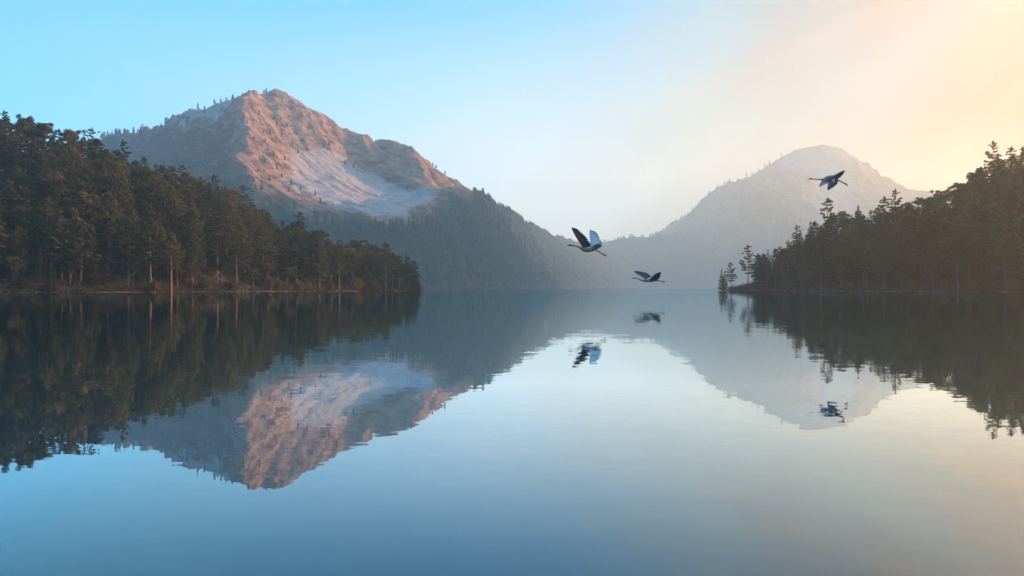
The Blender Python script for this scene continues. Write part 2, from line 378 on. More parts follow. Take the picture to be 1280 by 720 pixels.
# --- low wooded ridge closing the valley
crestF = [(560, 318, 3800), (640, 312, 3750), (700, 306, 3700), (740, 304, 3650), (758, 304, 3600), (776, 297, 3550), (800, 295, 3500), (825, 293, 3480), (860, 288, 3450), (900, 290, 3450), (980, 310, 3500)]
midF = [(p[0], (p[1] + 362) / 2, p[2] - 330) for p in crestF]
footF = [(at(p[0], 360, p[2] - 620)[0], p[2] - 620, -6) for p in crestF]
TF = Terrain(pp(crestF) + pp(midF) + footF + behind(crestF, 160, 420), -400, 1250, 2750, 4250, 10.0, 2)
roughen(TF, 22, 5, 0)
TF.grow(G)
mt = TF.build('hill', M['mountain'], {'scree': np.zeros_like(TF.H), 'veg': np.ones_like(TF.H)})
tag(mt, 'low wooded ridge fading in the mist at the end of the valley', 'hill', None, 'structure')

# --- unseen ridge added beyond the right of the frame to shade the valley slopes
crestS = [(X, Y, Z) for X, Y, Z in ((990, 1250, 330), (1125, 1440, 420), (1225, 1620, 440), (1330, 1760, 430), (1380, 2000, 350), (1480, 1860, 300), (1090, 1100, 410), (1190, 875, 420), (1250, 700, 320))]
TS = Terrain(crestS + [(X, Y, -6) for X, Y in ((720, 1180), (800, 775), (1125, 650), (1625, 750), (1900, 1250), (1950, 1900), (1800, 2300), (1500, 2330), (1250, 2250), (1080, 1980), (920, 1640), (760, 1400))], 700, 2000, 630, 2620, 12.0, 2)
roughen(TS, 14, 4, 0)
TS.grow(G)
mt = TS.build('hill', M['mountain'], {'scree': np.zeros_like(TS.H), 'veg': np.ones_like(TS.H)})
tag(mt, 'unseen ridge added beyond the right frame edge to shade the valley', 'hill', None, 'structure')

# --- near hill, left: treetop skyline first (px, py of the top, kind)
skyL = [(-70, 128, 'pine'), (-30, 136, 'broad'), (4, 139, 'pine'), (34, 143, 'broad'), (55, 150, 'broad'), (74, 162, 'pine'), (92, 160, 'broad'), (115, 161, 'pine'), (135, 186, 'broad'), (153, 176, 'pine'), (180, 197, 'pine'), (205, 205, 'broad'), (229, 206, 'pine'), (249, 223, 'broad'),
        (267, 219, 'pine'), (289, 236, 'broad'), (304, 232, 'pine'), (334, 266, 'pine'), (353, 276, 'pine'), (374, 266, 'pine'), (398, 286, 'broad'), (424, 300, 'pine'), (447, 298, 'broad'), (462, 304, 'broad'), (484, 307, 'pine'), (496, 325, 'pine'), (508, 317, 'fir')]
skyR = [(902, 337, 'fir'), (914, 328, 'pine'), (935, 307, 'pine'), (960, 312, 'fir'), (974, 309, 'pine'), (995, 282, 'pine'), (1013, 277, 'fir'), (1035, 248, 'pine'), (1055, 263, 'broad'), (1073, 257, 'fir'), (1088, 263, 'pine'), (1105, 246, 'pine'), (1120, 237, 'pine'),
        (1137, 252, 'broad'), (1155, 245, 'broad'), (1176, 236, 'broad'), (1196, 228, 'broad'), (1222, 214, 'broad'), (1241, 177, 'pine'), (1265, 184, 'pine'), (1290, 180, 'broad'), (1325, 178, 'pine'), (1360, 165, 'broad')]
def ridgeY(side, px):
    if side < 0: return np.interp(px, [-200, 0, 200, 320, 400, 470, 520, 545], [345, 360, 385, 400, 408, 412, 412, 408])
    return np.interp(px, [893, 935, 1000, 1100, 1200, 1280, 1450], [452, 446, 430, 405, 385, 372, 350])
def shoreY(side, px):
    if side < 0: return np.interp(px, [-250, 0, 100, 200, 300, 400, 480, 530, 545], [205, 238, 248, 266, 298, 342, 372, 395, 404])
    return np.interp(px, [891, 910, 950, 1000, 1050, 1100, 1200, 1280, 1450], [452, 436, 405, 368, 342, 320, 288, 268, 235])
def hill_points(side, sky, ends):
    pts = []
    for px, py, k in sky:
        Y = float(ridgeY(side, px)); X, _, Zt = at(px, py, Y)
        Z = max(0.8, Zt - 14.5 - 0.02 * Zt)
        if side > 0 and px < 950: Z = {902: 0.5, 914: 1.2, 935: 2.4}.get(px, Z)
        if side < 0 and px > 480: Z = {484: 5.5, 496: 4.6, 508: 3.6}[px]
        pts.append((X, Y, Z))
        pts.append((X * (Y + 60) / Y, Y + 60, Z * 0.75)); pts.append((X * (Y + 180) / Y, Y + 180, -6))
    for px in ends:
        Y = float(shoreY(side, px)); yr = float(ridgeY(side, px)); x = (px - 640) / F
        pts += [(x * Y, Y, 0.0), (x * (Y + 1.5), Y + 1.5, 0.55), (x * (Y - 20), Y - 20, -6.0)]
    return pts
ptsl = hill_points(-1, skyL, [-250, -120, 0, 50, 100, 150, 200, 250, 300, 350, 400, 440, 480, 510, 530])
ptsl += [(at(549, 360, 404)[0], 404, 0.0), (at(540, 360, 406)[0], 406, 1.3), (at(530, 360, 408)[0], 408, 3.4), (at(520, 360, 409)[0], 409, 5.0), (at(557, 360, 408)[0], 408, -6), (at(557, 360, 420)[0], 420, -6), (at(530, 360, 470)[0], 470, -6), (-330, 390, 62), (-420, 470, -6), (-420, 200, -6)]
HL = Terrain(ptsl, -430, 5, 170, 600, 2.0, 1, low=-6)
HL.H = HL.H + smooth01(HL.H / 8.0) * fbm(HL.X, HL.Y, 35, 4) * 1.6 + smooth01((HL.H + 1.5) / 2.0) * (fbm(HL.X, HL.Y, 7, 3) * 0.16 + fbm(HL.X, HL.Y, 19, 2) * 0.22)
o = HL.build('hill', M['hill']); tag(o, 'steep forested headland on the left shore', 'hill', None, 'structure')
ptsr = hill_points(1, skyR, [891, 900, 910, 930, 950, 975, 1000, 1050, 1100, 1150, 1200, 1280, 1350, 1450])
ptsr += [(at(886, 360, 455)[0], 455, -6), (at(890, 360, 480)[0], 480, -6), (320, 360, 62), (420, 420, 50), (430, 300, 36), (300, 250, 24), (390, 190, 22), (340, 110, 14), (290, 150, 12), (250, 60, 8), (420, 60, 12), (560, 60, -6), (620, 160, -6), (630, 500, -6), (150, 150, 0.0), (135, 150, -6), (130, 60, 0.0), (115, 60, -6)]
HR = Terrain(ptsr, 60, 640, 50, 640, 2.0, 1, low=-6)
HR.H = HR.H + smooth01(HR.H / 8.0) * fbm(HR.X, HR.Y, 35, 4) * 1.6 + smooth01((HR.H + 1.5) / 2.0) * (fbm(HR.X, HR.Y, 7, 3) * 0.16 + fbm(HR.X, HR.Y, 19, 2) * 0.22)
o = HR.build('hill', M['hill']); tag(o, 'steep forested headland on the right shore', 'hill', None, 'structure')

# ---------------------------------------------------------------- water
o = mesh_obj('water', [(-9000, -600, 0), (9000, -600, 0), (9000, 14000, 0), (-9000, 14000, 0)], [(0, 1, 2, 3)], M['water'])
tag(o, 'still lake mirroring the mountains, forests and sky', 'lake', None, 'structure')

# ---------------------------------------------------------------- tree prototypes
def tube(V, Fc, pts, radii, n=6):
    base = len(V); pts = [Vector(p) for p in pts]
    for i, p in enumerate(pts):
        d = (pts[min(i + 1, len(pts) - 1)] - pts[max(i - 1, 0)]).normalized()
        a = d.orthogonal().normalized() if abs(d.z) < 0.95 else Vector((1, 0, 0)); b = d.cross(a).normalized(); a = b.cross(d)
        for k in range(n):
            t = 2 * math.pi * k / n; V.append(p + (a * math.cos(t) + b * math.sin(t)) * radii[i])
    for i in range(len(pts) - 1):
        for k in range(n):
            Fc.append((base + i * n + k, base + i * n + (k + 1) % n, base + (i + 1) * n + (k + 1) % n, base + (i + 1) * n + k))
    Fc.append(tuple(base + (len(pts) - 1) * n + k for k in range(n)))
def leaf_cloud(centres, radii, counts, size, flat, g, aspect=0.55):
    """quads scattered in ellipsoids; flat 0..1 pushes leaf normals upright"""
    cs = np.repeat(np.array(centres), counts, axis=0); rs = np.repeat(np.array(radii), counts, axis=0)
    n = len(cs)
    d = g.normal(size=(n, 3)); d /= np.linalg.norm(d, axis=1)[:, None]
    r = g.random(n) ** 0.45
    p = cs + d * r[:, None] * rs
    nrm = 0.75 * g.normal(size=(n, 3)) + 1.15 * d; nrm[:, 2] = nrm[:, 2] * (1 + 1.2 * flat) ; nrm /= np.linalg.norm(nrm, axis=1)[:, None]
    t = np.cross(nrm, g.normal(size=(n, 3))); t /= np.linalg.norm(t, axis=1)[:, None]
    b = np.cross(nrm, t)
    s = size * (0.6 + 0.8 * g.random(n))[:, None]
    q = np.stack([p - t * s, p - b * s * aspect, p + t * s, p + b * s * aspect], 1)
    return q.reshape(-1, 3)
def crown_mesh(name, V, mat):
    me = fast_mesh(name, V, np.arange(len(V)).reshape(-1, 4)); me.materials.append(mat); return me
def trunk_mesh(V, Fc, mat):
    me = bpy.data.meshes.new('trunk'); me.from_pydata([tuple(v) for v in V], [], Fc); me.materials.append(mat); me.update()
    me.polygons.foreach_set('use_smooth', np.ones(len(me.polygons), dtype=bool)); return me

def pine(seed, bare=0.42, width=0.23, whorls=13, bark='bark', sparse=1.0, rnd=0.62, thick=0.42):
    """unit: 18 m tall"""
    g = np.random.default_rng(seed); H = 18.0
    V, Fc = [], []
    lean = g.normal(size=2) * 0.25
    axis = lambda t: Vector((lean[0] * math.sin(t * 3), lean[1] * math.sin(t * 2.3), H * t))
    ts = [0, 0.03, 0.2, 0.4, 0.6, 0.8, 0.95, 1.0]
    tube(V, Fc, [axis(t) - Vector((0, 0, 0.8 if t == 0 else 0)) for t in ts], [0.36, 0.29, 0.25, 0.21, 0.16, 0.09, 0.04, 0.02], 8)
    cen, rad, cnt = [], [], []
    for w in range(whorls):
        t = bare + (1 - bare) * ((w + 0.3 * g.random()) / whorls) ** 0.95
        u = (t - bare) / (1 - bare)
        L_ = H * width * (math.sin(min(1, u * 2.2 + 0.35) * math.pi / 2) * (1 - u) ** rnd + 0.05) * (0.8 + 0.4 * g.random())
        nb = int(4 + 2 * g.random()) if u < 0.9 else 3
        a0 = g.random() * 6.28
        for k in range(nb):
            if g.random() > sparse: continue
            a = a0 + 6.28 * k / nb + g.normal() * 0.25; l = L_ * (0.6 + 0.55 * g.random())
            el = 0.12 + 0.5 * u + g.normal() * 0.08
            p0 = axis(t); tip = p0 + Vector((math.cos(a) * l, math.sin(a) * l, l * math.sin(el) * 0.6))
            mid = p0.lerp(tip, 0.5) + Vector((0, 0, -0.05 * l))
            tube(V, Fc, [p0, mid, tip], [0.07 * (1 - u) + 0.025, 0.045 * (1 - u) + 0.02, 0.012], 4)
            m = max(2, int(round(l / 1.0)))
            for j in range(m):
                s = 0.42 + 0.6 * (j + g.random() * 0.5) / m
                c = p0.lerp(tip, s) + Vector((g.normal() * 0.28, g.normal() * 0.28, 0.12 + g.normal() * 0.10))
                rr = (0.55 + 0.35 * g.random()) * (0.72 + 0.28 * (1 - u))
                cen.append(c); rad.append((rr, rr, rr * thick)); cnt.append(int(26 * rr / 0.7 * (thick / 0.42) ** 0.5))
    for k in range(5):
        cen.append(axis(0.94 + 0.018 * k)); rad.append((0.55 - 0.08 * k, 0.55 - 0.08 * k, 0.3)); cnt.append(20)
    return trunk_mesh(V, Fc, M[bark]), crown_mesh('crown', leaf_cloud(cen, rad, cnt, 0.30, 0.4, g), M['pine'])

def broad(seed, wide=1.0):
    g = np.random.default_rng(seed); H = 16.0
    V, Fc = [], []
    top = Vector((g.normal() * 0.5, g.normal() * 0.5, H * 0.55))
    tube(V, Fc, [(0, 0, -0.8), (0, 0, 0.3), tuple(top * 0.5), tuple(top)], [0.45, 0.34, 0.28, 0.18], 8)
    cen, rad, cnt = [], [], []
    nl = 9
    for i in range(nl):
        a = 6.28 * i / nl + g.normal() * 0.3; zz = 0.45 + 0.55 * g.random()
        base = top * (0.55 + 0.45 * g.random())
        out = (2.6 + 1.7 * g.random()) * wide * (1.25 - 0.6 * zz)
        tip = Vector((math.cos(a) * out, math.sin(a) * out, H * (0.40 + 0.52 * zz)))
        mid = base.lerp(tip, 0.5) + Vector((0, 0, 0.5))
        tube(V, Fc, [base, mid, tip], [0.13, 0.08, 0.025], 5)
        for j in range(4):
            c = tip + Vector((g.normal() * 1.0, g.normal() * 1.0, g.normal() * 0.8))
            tube(V, Fc, [mid.lerp(tip, 0.5), c], [0.04, 0.012], 3)
            rr = 0.75 + 0.55 * g.random(); cen.append(c); rad.append((rr, rr, rr * 0.72)); cnt.append(int(75 * rr))
    for j in range(12):
        a = g.random() * 6.28; r_ = g.random() ** 0.5 * 2.4 * wide; z = H * (0.48 + 0.5 * g.random())
        r_ *= math.sin(min(1, (1.04 - z / H) * 2.6 + 0.15) * 1.57)
        rr = 0.8 + 0.5 * g.random(); cen.append((math.cos(a) * r_, math.sin(a) * r_, z)); rad.append((rr, rr, rr * 0.7)); cnt.append(int(75 * rr))
    return trunk_mesh(V, Fc, M['bark']), crown_mesh('crown', leaf_cloud(cen, rad, cnt, 0.24, 0.2, g, 0.7), M['broad'])

def fir(seed, width=0.22, whorls=20, bare=0.06):
    g = np.random.default_rng(seed); H = 12.0
    V, Fc = [], []
    tube(V, Fc, [(0, 0, -0.6), (0, 0, 0.3), (0, 0, H * 0.5), (0, 0, H)], [0.24, 0.18, 0.11, 0.015], 7)
    cen, rad, cnt = [], [], []
    for w in range(whorls):
        u = (w + 0.4 * g.random()) / whorls; t = bare + (1 - bare) * u
        L_ = H * width * ((1 - u) ** 0.85 + 0.03); nb = 6 if u < 0.7 else 4; a0 = g.random() * 6.28
        for k in range(nb):
            a = a0 + 6.28 * k / nb + g.normal() * 0.2; l = L_ * (0.7 + 0.45 * g.random())
            p0 = Vector((0, 0, H * t)); tip = p0 + Vector((math.cos(a) * l, math.sin(a) * l, -0.10 * l + 0.35 * l * u))
            tube(V, Fc, [p0, tip], [0.04, 0.01], 3)
            m = max(1, int(round(l / 0.55)))
            for j in range(m):
                s = 0.25 + 0.75 * (j + 0.6) / m; rr = 0.40 * (1.15 - 0.5 * s) * (1.1 - 0.4 * u)
                cen.append(p0.lerp(tip, s) + Vector((g.normal() * 0.06, g.normal() * 0.06, g.normal() * 0.06))); rad.append((rr, rr, rr * 0.5)); cnt.append(13)
    for k in range(4): cen.append((0, 0, H * (0.95 + 0.017 * k))); rad.append((0.2 - 0.03 * k,) * 2 + (0.25,)); cnt.append(12)
    return trunk_mesh(V, Fc, M['bark']), crown_mesh('crown', leaf_cloud(cen, rad, cnt, 0.20, 0.1, g), M['fir'])

def bush(seed, mat='bush'):
    g = np.random.default_rng(seed); H = 4.0
    V, Fc = [], []; cen, rad, cnt = [], [], []
    for i in range(16):
        a = g.random() * 6.28; out = 1.7 * g.random() ** 0.6; h = H * (1.0 - 0.16 * out ** 1.5) * (0.6 + 0.4 * g.random())
        tip = Vector((math.cos(a) * out, math.sin(a) * out, h))
        tube(V, Fc, [(math.cos(a) * 0.15, math.sin(a) * 0.15, -0.3), tuple(tip * 0.5 + Vector((0, 0, 0.2))), tuple(tip)], [0.05, 0.035, 0.01], 4)
        for j in range(4):
            s = 0.35 + 0.65 * (j + g.random()) / 4; c = Vector((math.cos(a) * out * s, math.sin(a) * out * s, h * s))
            cen.append(c); rad.append((0.42, 0.42, 0.5)); cnt.append(22)
    return trunk_mesh(V, Fc, M['bark']), crown_mesh('crown', leaf_cloud(cen, rad, cnt, 0.17, 0.0, g), M[mat])

PROTO = {'pine': [pine(11, 0.24, 0.27, 17), pine(12, 0.18, 0.25, 19), pine(13, 0.30, 0.30, 15), pine(14, 0.22, 0.28, 16), pine(15, 0.16, 0.30, 18)],
         'skypine': [pine(21, 0.30, 0.23, 10, 'bark', 0.85, 0.42, 0.6), pine(22, 0.26, 0.25, 10, 'bark', 0.8, 0.40, 0.6), pine(23, 0.34, 0.22, 9, 'bark', 0.85, 0.38, 0.65), pine(24, 0.30, 0.25, 11, 'bark', 0.75, 0.45, 0.55)],
         'palepine': [pine(31, 0.34, 0.28, 17, 'palebark'), pine(32, 0.38, 0.27, 16, 'palebark')],
         'redpine': [pine(33, 0.40, 0.25, 15, 'redbark')],
         'broad': [broad(41), broad(42, 1.15), broad(43, 0.9), broad(44, 1.05)],
         'fir': [fir(51), fir(52, 0.19), fir(53, 0.25, 17)],
         'bush': [bush(61), bush(62), bush(63)],
         'rustbush': [bush(64, 'rustbush')]}
PH = {'pine': 18.0, 'skypine': 18.0, 'palepine': 18.0, 'redpine': 18.0, 'broad': 16.3, 'fir': 12.0, 'bush': 4.2, 'rustbush': 4.2}
NAME = {'pine': 'pine_tree', 'skypine': 'pine_tree', 'palepine': 'pine_tree', 'redpine': 'pine_tree', 'broad': 'broadleaf_tree', 'fir': 'fir_tree', 'bush': 'shore_bush', 'rustbush': 'shore_bush'}
CAT = {'pine_tree': 'pine tree', 'broadleaf_tree': 'tree', 'fir_tree': 'fir tree', 'shore_bush': 'bush'}

def plant(kind, x, y, z, h, label, group, wide=1.0, variant=None, rot=None):
    vs = PROTO[kind]
    tm, cm = vs[variant if variant is not None else random.randrange(len(vs))]
    nm = NAME[kind]
    e = bpy.data.objects.new(nm, None); C.objects.link(e); e.empty_display_size = 0.5
    s = h / PH[kind]
    e.location = (x, y, z); e.rotation_euler = (0, 0, random.random() * 6.28 if rot is None else rot)
    e.scale = (s * wide, s * wide, s)
    tag(e, label, CAT[nm], group)
    for n, me in (('stems' if nm == 'shore_bush' else 'trunk', tm), ('crown', cm)):
        c = bpy.data.objects.new(n, me); C.objects.link(c); c.parent = e
    return e

placed = []
def near(x, y, r):
    return any((x - a) ** 2 + (y - b) ** 2 < r * r for a, b in placed)

ORD = ['first', 'second', 'third', 'fourth', 'fifth', 'sixth', 'seventh', 'eighth', 'ninth', 'tenth', 'eleventh', 'twelfth', 'thirteenth', 'fourteenth', 'fifteenth', 'sixteenth']
KIND_WORD = {'pine': 'layered pine', 'broad': 'round-headed broadleaf tree', 'fir': 'pointed fir'}
def skyline(side, sky, T):
    shown = [s for s in sky if 0 <= s[0] <= 1280]
    if side > 0: order = {k: [s for s in shown if s[2] == k] for k in ('pine', 'broad', 'fir')}
    else: order = {k: [s for s in shown[::-1] if s[2] == k] for k in ('pine', 'broad', 'fir')}
    for s in sky:
        px, py, k = s
        Y = float(ridgeY(side, px)) - 1.5; X = (px - 640) / F * Y
        z = float(T.sample(X, Y)); top = at(px, py, Y)[2]
        h = max(5.0, top - z)
        where = 'left' if side < 0 else 'right'
        if s in shown:
            i = order[k].index(s)
            lab = f"{KIND_WORD[k]} on the {where} hill's skyline, {ORD[i]} {('pine' if k=='pine' else 'round crown' if k=='broad' else 'fir')} up from the headland tip"
        else: lab = f"{KIND_WORD[k]} on the {where} hill beyond the frame's edge"
        kk = 'skypine' if k == 'pine' else k
        wd = {'pine': 0.95, 'broad': 1.0, 'fir': 1.0}[k] * min(1.3, max(0.8, (PH[kk] / h) ** 0.5))
        plant(kk, X, Y, z, h, lab, f"trees along the {where} skyline", wd)
        placed.append((X, Y))
skyline(-1, skyL, HL); skyline(1, skyR, HR)

# waterline trees, each placed and described by hand: (px, metres behind the waterline, height, kind, width, label)
shoreL = [
    (214, -1.0, 17.5, 'redpine', 0.95, 'bare reddish-trunked pine standing at the waterline, foremost tree of the left shore'),
    (222, 6, 13, 'pine', 0.9, 'thin dark pine just behind the reddish-trunked foremost pine'),
    (64, 2, 9.5, 'fir', 1.25, 'young green fir on two thin stems at the waterline near the left frame edge'),
    (50, 7, 11, 'fir', 1.2, 'darker fir just behind the young green waterline fir'),
    (20, 3, 8, 'fir', 1.2, 'low dark fir nearest the left frame edge at the waterline'),
    (134, 18, 23, 'palepine', 1.1, 'tall pine with a pale bare trunk above the left shore, left of the round bush'),
    (94, 14, 19, 'pine', 1.0, 'pine behind the young green waterline fir'),
    (118, 5, 5.5, 'fir', 1.4, 'broad low fir between the young green fir and the rust bush'),
    (188, 10, 22, 'palepine', 1.15, 'broad-crowned pine with a pale trunk behind the round bush'),
    (241, 8, 19, 'pine', 0.9, 'slim pine right of the reddish-trunked foremost pine'),
    (271, 12, 21, 'palepine', 1.0, 'tall pale-trunked pine above the green bush in mid shore'),
    (296, 10, 17, 'palepine', 1.0, 'shorter pale-trunked pine with a lit crown, mid left shore'),
    (322, 9, 13, 'fir', 1.15, 'green fir between the lit pine and the pair of shore bushes'),
    (399, 4, 18, 'pine', 1.15, 'thick-trunked pine leaning over the water left of the white trunk'),
    (392, 9, 20, 'pine', 1.05, 'full-crowned pine behind the thick-trunked pine'),
    (424, 2, 17.5, 'palepine', 0.95, 'pine with a whitish bare trunk at the waterline, right half of left shore'),
    (442, 8, 16, 'broad', 1.0, 'broadleaf tree right of the whitish pine trunk'),
    (458, 4, 11, 'fir', 1.3, 'olive fir in the gap left of the last tall pine'),
    (482, 3, 19.5, 'palepine', 0.85, 'last tall pine with a bare pale trunk before the headland tip'),
    (474, 8, 12, 'fir', 1.3, 'dark fir behind the last tall bare-trunked pine'),
    (488, 10, 11, 'fir', 1.3, 'dark fir filling the gap right of the last tall pine'),
    (491, 5, 15, 'redpine', 0.9, 'reddish-trunked pine beside the last tall pine near the tip'),
    (499, 3, 14.5, 'palepine', 0.9, 'pale-trunked pine third from the headland tip'),
    (511, 6, 14, 'fir', 1.0, 'green fir second from the headland tip'),
    (520, 3, 8.5, 'fir', 1.6, 'low yellow-green fir, last tree at the headland tip'),
]
bushL = [
    (192, 0.5, 4.4, 'bush', 1.5, 'round yellow-green bush beside the reddish-trunked pine, largest on the left shore'),
    (158, 1, 3.4, 'rustbush', 0.7, 'small rust-brown bush on the left bank'),
    (137, 1, 2.4, 'bush', 0.9, 'small green bush left of the rust-brown bush'),
    (256, 2, 5.6, 'bush', 1.2, 'pointed green bush under the pale-trunked pine, mid left shore'),
    (290, 2, 4.6, 'bush', 1.4, 'dark rounded bush below the shorter lit pine'),
    (337, 2, 6.2, 'bush', 0.9, 'upright golden bush, taller of the pair in mid left shore'),
    (346, 2, 4.6, 'bush', 1.2, 'green bush leaning against the upright golden bush'),
    (374, 1, 4.8, 'bush', 0.9, 'spiky yellow bush at the waterline, left of the thick pine trunk'),
    (384, 2, 3.8, 'bush', 1.3, 'low green bush right of the spiky yellow bush'),
    (414, 2, 4.2, 'bush', 0.8, 'narrow bush just left of the whitish pine trunk'),
    (447, 2, 6.0, 'bush', 1.2, 'tall golden-green bush right of the whitish pine trunk'),
    (468, 2, 5.2, 'bush', 1.3, 'golden bush at the foot of the olive fir'),
    (476, 1, 3.0, 'bush', 0.8, 'tiny bush at the foot of the last tall pine'),
    (506, 2, 4.0, 'bush', 1.1, 'green bush between the last trunks and the headland tip'),
]
shoreR = [
    (906, 1, 9.5, 'fir', 1.0, 'small dark fir at the very tip of the right headland'),
    (969, 6, 17, 'pine', 0.9, 'dark pine left of the first visible trunks on the right shore'),
    (951, 4, 14, 'fir', 1.2, 'dark fir right of the tall lone pine on the right tip'),
    (985, 8, 17, 'broad', 1.0, 'dense broadleaf tree at the right shore, left of the whitish trunk'),
    (1026, 0, 18, 'palepine', 1.0, 'pine with a thick whitish trunk at the right waterline'),
    (1051, 7, 17, 'palepine', 1.0, 'pale-trunked pine standing back on the bank right of the whitish trunk'),
    (993, 3, 16, 'pine', 0.8, 'slim pine at the right waterline left of the whitish trunk'),
    (1003, 6, 16, 'pine', 0.9, 'slim pine just left of the whitish trunk'),
    (1079, 4, 15, 'palepine', 0.9, 'first of two close pale trunks, mid right shore'),
    (1084, 6, 17, 'palepine', 0.9, 'second of two close pale trunks, mid right shore'),
    (1105, 2, 15, 'palepine', 0.9, 'single pale-trunked pine right of the close pair'),
    (1127, 4, 14, 'fir', 1.2, 'tall olive fir right of the single pale-trunked pine'),
    (1166, 4, 16, 'pine', 1.0, 'dark pine between the olive fir and the last pale trunk'),
    (1197, 0, 16, 'palepine', 1.0, 'last pale-trunked pine at the right waterline'),
    (1232, 3, 12, 'fir', 1.3, 'olive fir near the right frame edge at the waterline'),
    (1256, 5, 15, 'broad', 1.0, 'broadleaf tree at the waterline nearest the right frame edge'),
]
bushR = [
    (1062, 2, 4.0, 'bush', 1.3, 'low dark bush on the bank right of the whitish trunk'),
    (1094, 2, 3.5, 'bush', 1.2, 'low bush between the pale trunks on the right shore'),
    (1143, 2, 4.2, 'bush', 1.4, 'bush at the foot of the tall olive fir'),
    (1180, 2, 4.0, 'bush', 1.4, 'bush left of the last pale trunk'),
    (1216, 2, 4.5, 'bush', 1.5, 'bush right of the last pale trunk'),
    (1268, 2, 4.5, 'bush', 1.5, 'bush in the corner by the right frame edge'),
]
for side, lst, T, grp in ((-1, shoreL, HL, 'trees standing along the left shore'), (-1, bushL, HL, 'bushes along the left waterline'), (1, shoreR, HR, 'trees standing along the right shore'), (1, bushR, HR, 'bushes along the right waterline')):
    for px, back, h, k, wd, lab in lst:
        Y = float(shoreY(side, px)) + back; X = (px - 640) / F * Y
        z = max(-0.3, float(T.sample(X, Y)) - 0.05)
        plant(k, X, Y, z, h, lab, grp, wd)
        if 'bush' not in k: placed.append((X, Y))

# canopy trees packed on the slopes
def canopy(side, sky, T, pxr, target, where):
    sx = [s[0] for s in sky]; sy = [s[1] for s in sky]; n = 0; tries = 0
    gx, gy = T.grad()
    while n < target and tries < 60000:
        tries += 1
        px = random.uniform(*pxr); a = float(shoreY(side, px)); b = float(ridgeY(side, px))
        Y = a + 6 + (b - a - 6) * random.random(); X = (px - 640) / F * Y
        z = float(T.sample(X, Y))
        if z < 0.6: continue
        r = 5.6 if n < target * 0.75 else 4.6
        if near(X, Y, r): continue
        h = random.uniform(14, 20)
        lim = float(np.interp(px, sx, sy)) + 5 + random.random() * 6
        hm = at(px, lim, Y)[2] - z
        h = min(h, hm)
        if h < 6.5: continue
        q = random.random()
        k = 'pine' if q < 0.66 else ('broad' if q < 0.84 else 'fir')
        if h < 9: k = 'fir' if q < 0.5 else 'broad'
        if k == 'fir': h = min(h, 14)
        lab = {'pine': f'pine crowded into the canopy covering the {where} hill', 'broad': f'leafy crown crowded among pines on the {where} hill', 'fir': f'green fir showing between pines on the {where} hill'}[k]
        plant(k, X, Y, z - 0.2, h, lab, f"{ {'pine': 'pines', 'broad': 'leafy trees', 'fir': 'firs'}[k] } packed on the {where} hill", random.uniform(1.1, 1.4))
        placed.append((X, Y)); n += 1
    return n
nl = canopy(-1, skyL, HL, (-60, 520), 215, 'left')
def understory(side, T, pxr, target, where):
    n = 0; tries = 0
    while n < target and tries < 9000:
        tries += 1
        px = random.uniform(*pxr); Y = float(shoreY(side, px)) + random.uniform(4, 38); X = (px - 640) / F * Y; z = float(T.sample(X, Y))
        if z < 0.6 or near(X, Y, 3.4): continue
        plant('fir' if random.random() < 0.6 else 'broad', X, Y, z - 0.2, random.uniform(5.5, 9.5), f'young low tree filling the shade under the {where} hill\'s pines', f'young trees under the {where} hill pines', random.uniform(1.1, 1.4))
        placed.append((X, Y)); n += 1
    return n
nr = canopy(1, skyR, HR, (945, 1540), 215, 'right')
ul = understory(-1, HL, (-40, 515), 70, 'left'); ur = understory(1, HR, (950, 1330), 60, 'right')
print('canopy', nl, nr, ul, ur)

# low leafy undergrowth between the trunks
def undergrowth(side, T, pxr, count, label):
    cen, rad, cnt = [], [], []
    g = np.random.default_rng(77 + side)
    while len(cen) < count:
        px = g.uniform(*pxr); a = float(shoreY(side, px)); b = float(ridgeY(side, px))
        Y = a + 0.3 + (b - a) * g.random() ** 1.9; X = (px - 640) / F * Y
        z = float(T.sample(X, Y))
        if z < 0.02: continue
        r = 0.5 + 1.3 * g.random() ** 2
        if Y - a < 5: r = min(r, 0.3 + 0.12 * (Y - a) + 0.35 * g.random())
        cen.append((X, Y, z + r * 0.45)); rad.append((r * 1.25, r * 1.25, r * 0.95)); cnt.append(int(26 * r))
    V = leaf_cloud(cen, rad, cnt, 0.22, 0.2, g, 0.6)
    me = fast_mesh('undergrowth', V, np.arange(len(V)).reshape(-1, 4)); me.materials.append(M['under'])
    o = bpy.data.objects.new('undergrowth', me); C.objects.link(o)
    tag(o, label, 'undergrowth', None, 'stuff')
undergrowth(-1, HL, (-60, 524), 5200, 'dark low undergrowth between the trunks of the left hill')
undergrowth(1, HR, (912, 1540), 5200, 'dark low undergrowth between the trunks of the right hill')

# ---------------------------------------------------------------- woods on the mountains
def conifer_verts(g, tiers=3, n=5):
    """one small far tree as triangles, unit height"""
    T = []
    for t in range(tiers):
        z0 = 0.14 + 0.76 / tiers * t; z1 = min(1.0, z0 + 0.42 + 0.1 * g.random()); r = (0.17 + 0.06 * g.random()) * (1 - 0.16 * t)
        a0 = g.random() * 6.28
        ring = [(math.cos(a0 + 6.28 * k / n) * r * (0.7 + 0.6 * g.random()), math.sin(a0 + 6.28 * k / n) * r * (0.7 + 0.6 * g.random()), z0 + 0.08 * g.normal()) for k in range(n)]
        for k in range(n):
            T.append((ring[k], ring[(k + 1) % n], (0.02 * g.normal(), 0.02 * g.normal(), z1)))
    for k in range(3):
        a, b = 2.1 * k, 2.1 * (k + 1)
        T.append(((0.03 * math.cos(a), 0.03 * math.sin(a), -0.1), (0.03 * math.cos(b), 0.03 * math.sin(b), -0.1), (0, 0, 0.5)))
    return np.array(T)
_g = np.random.default_rng(5)
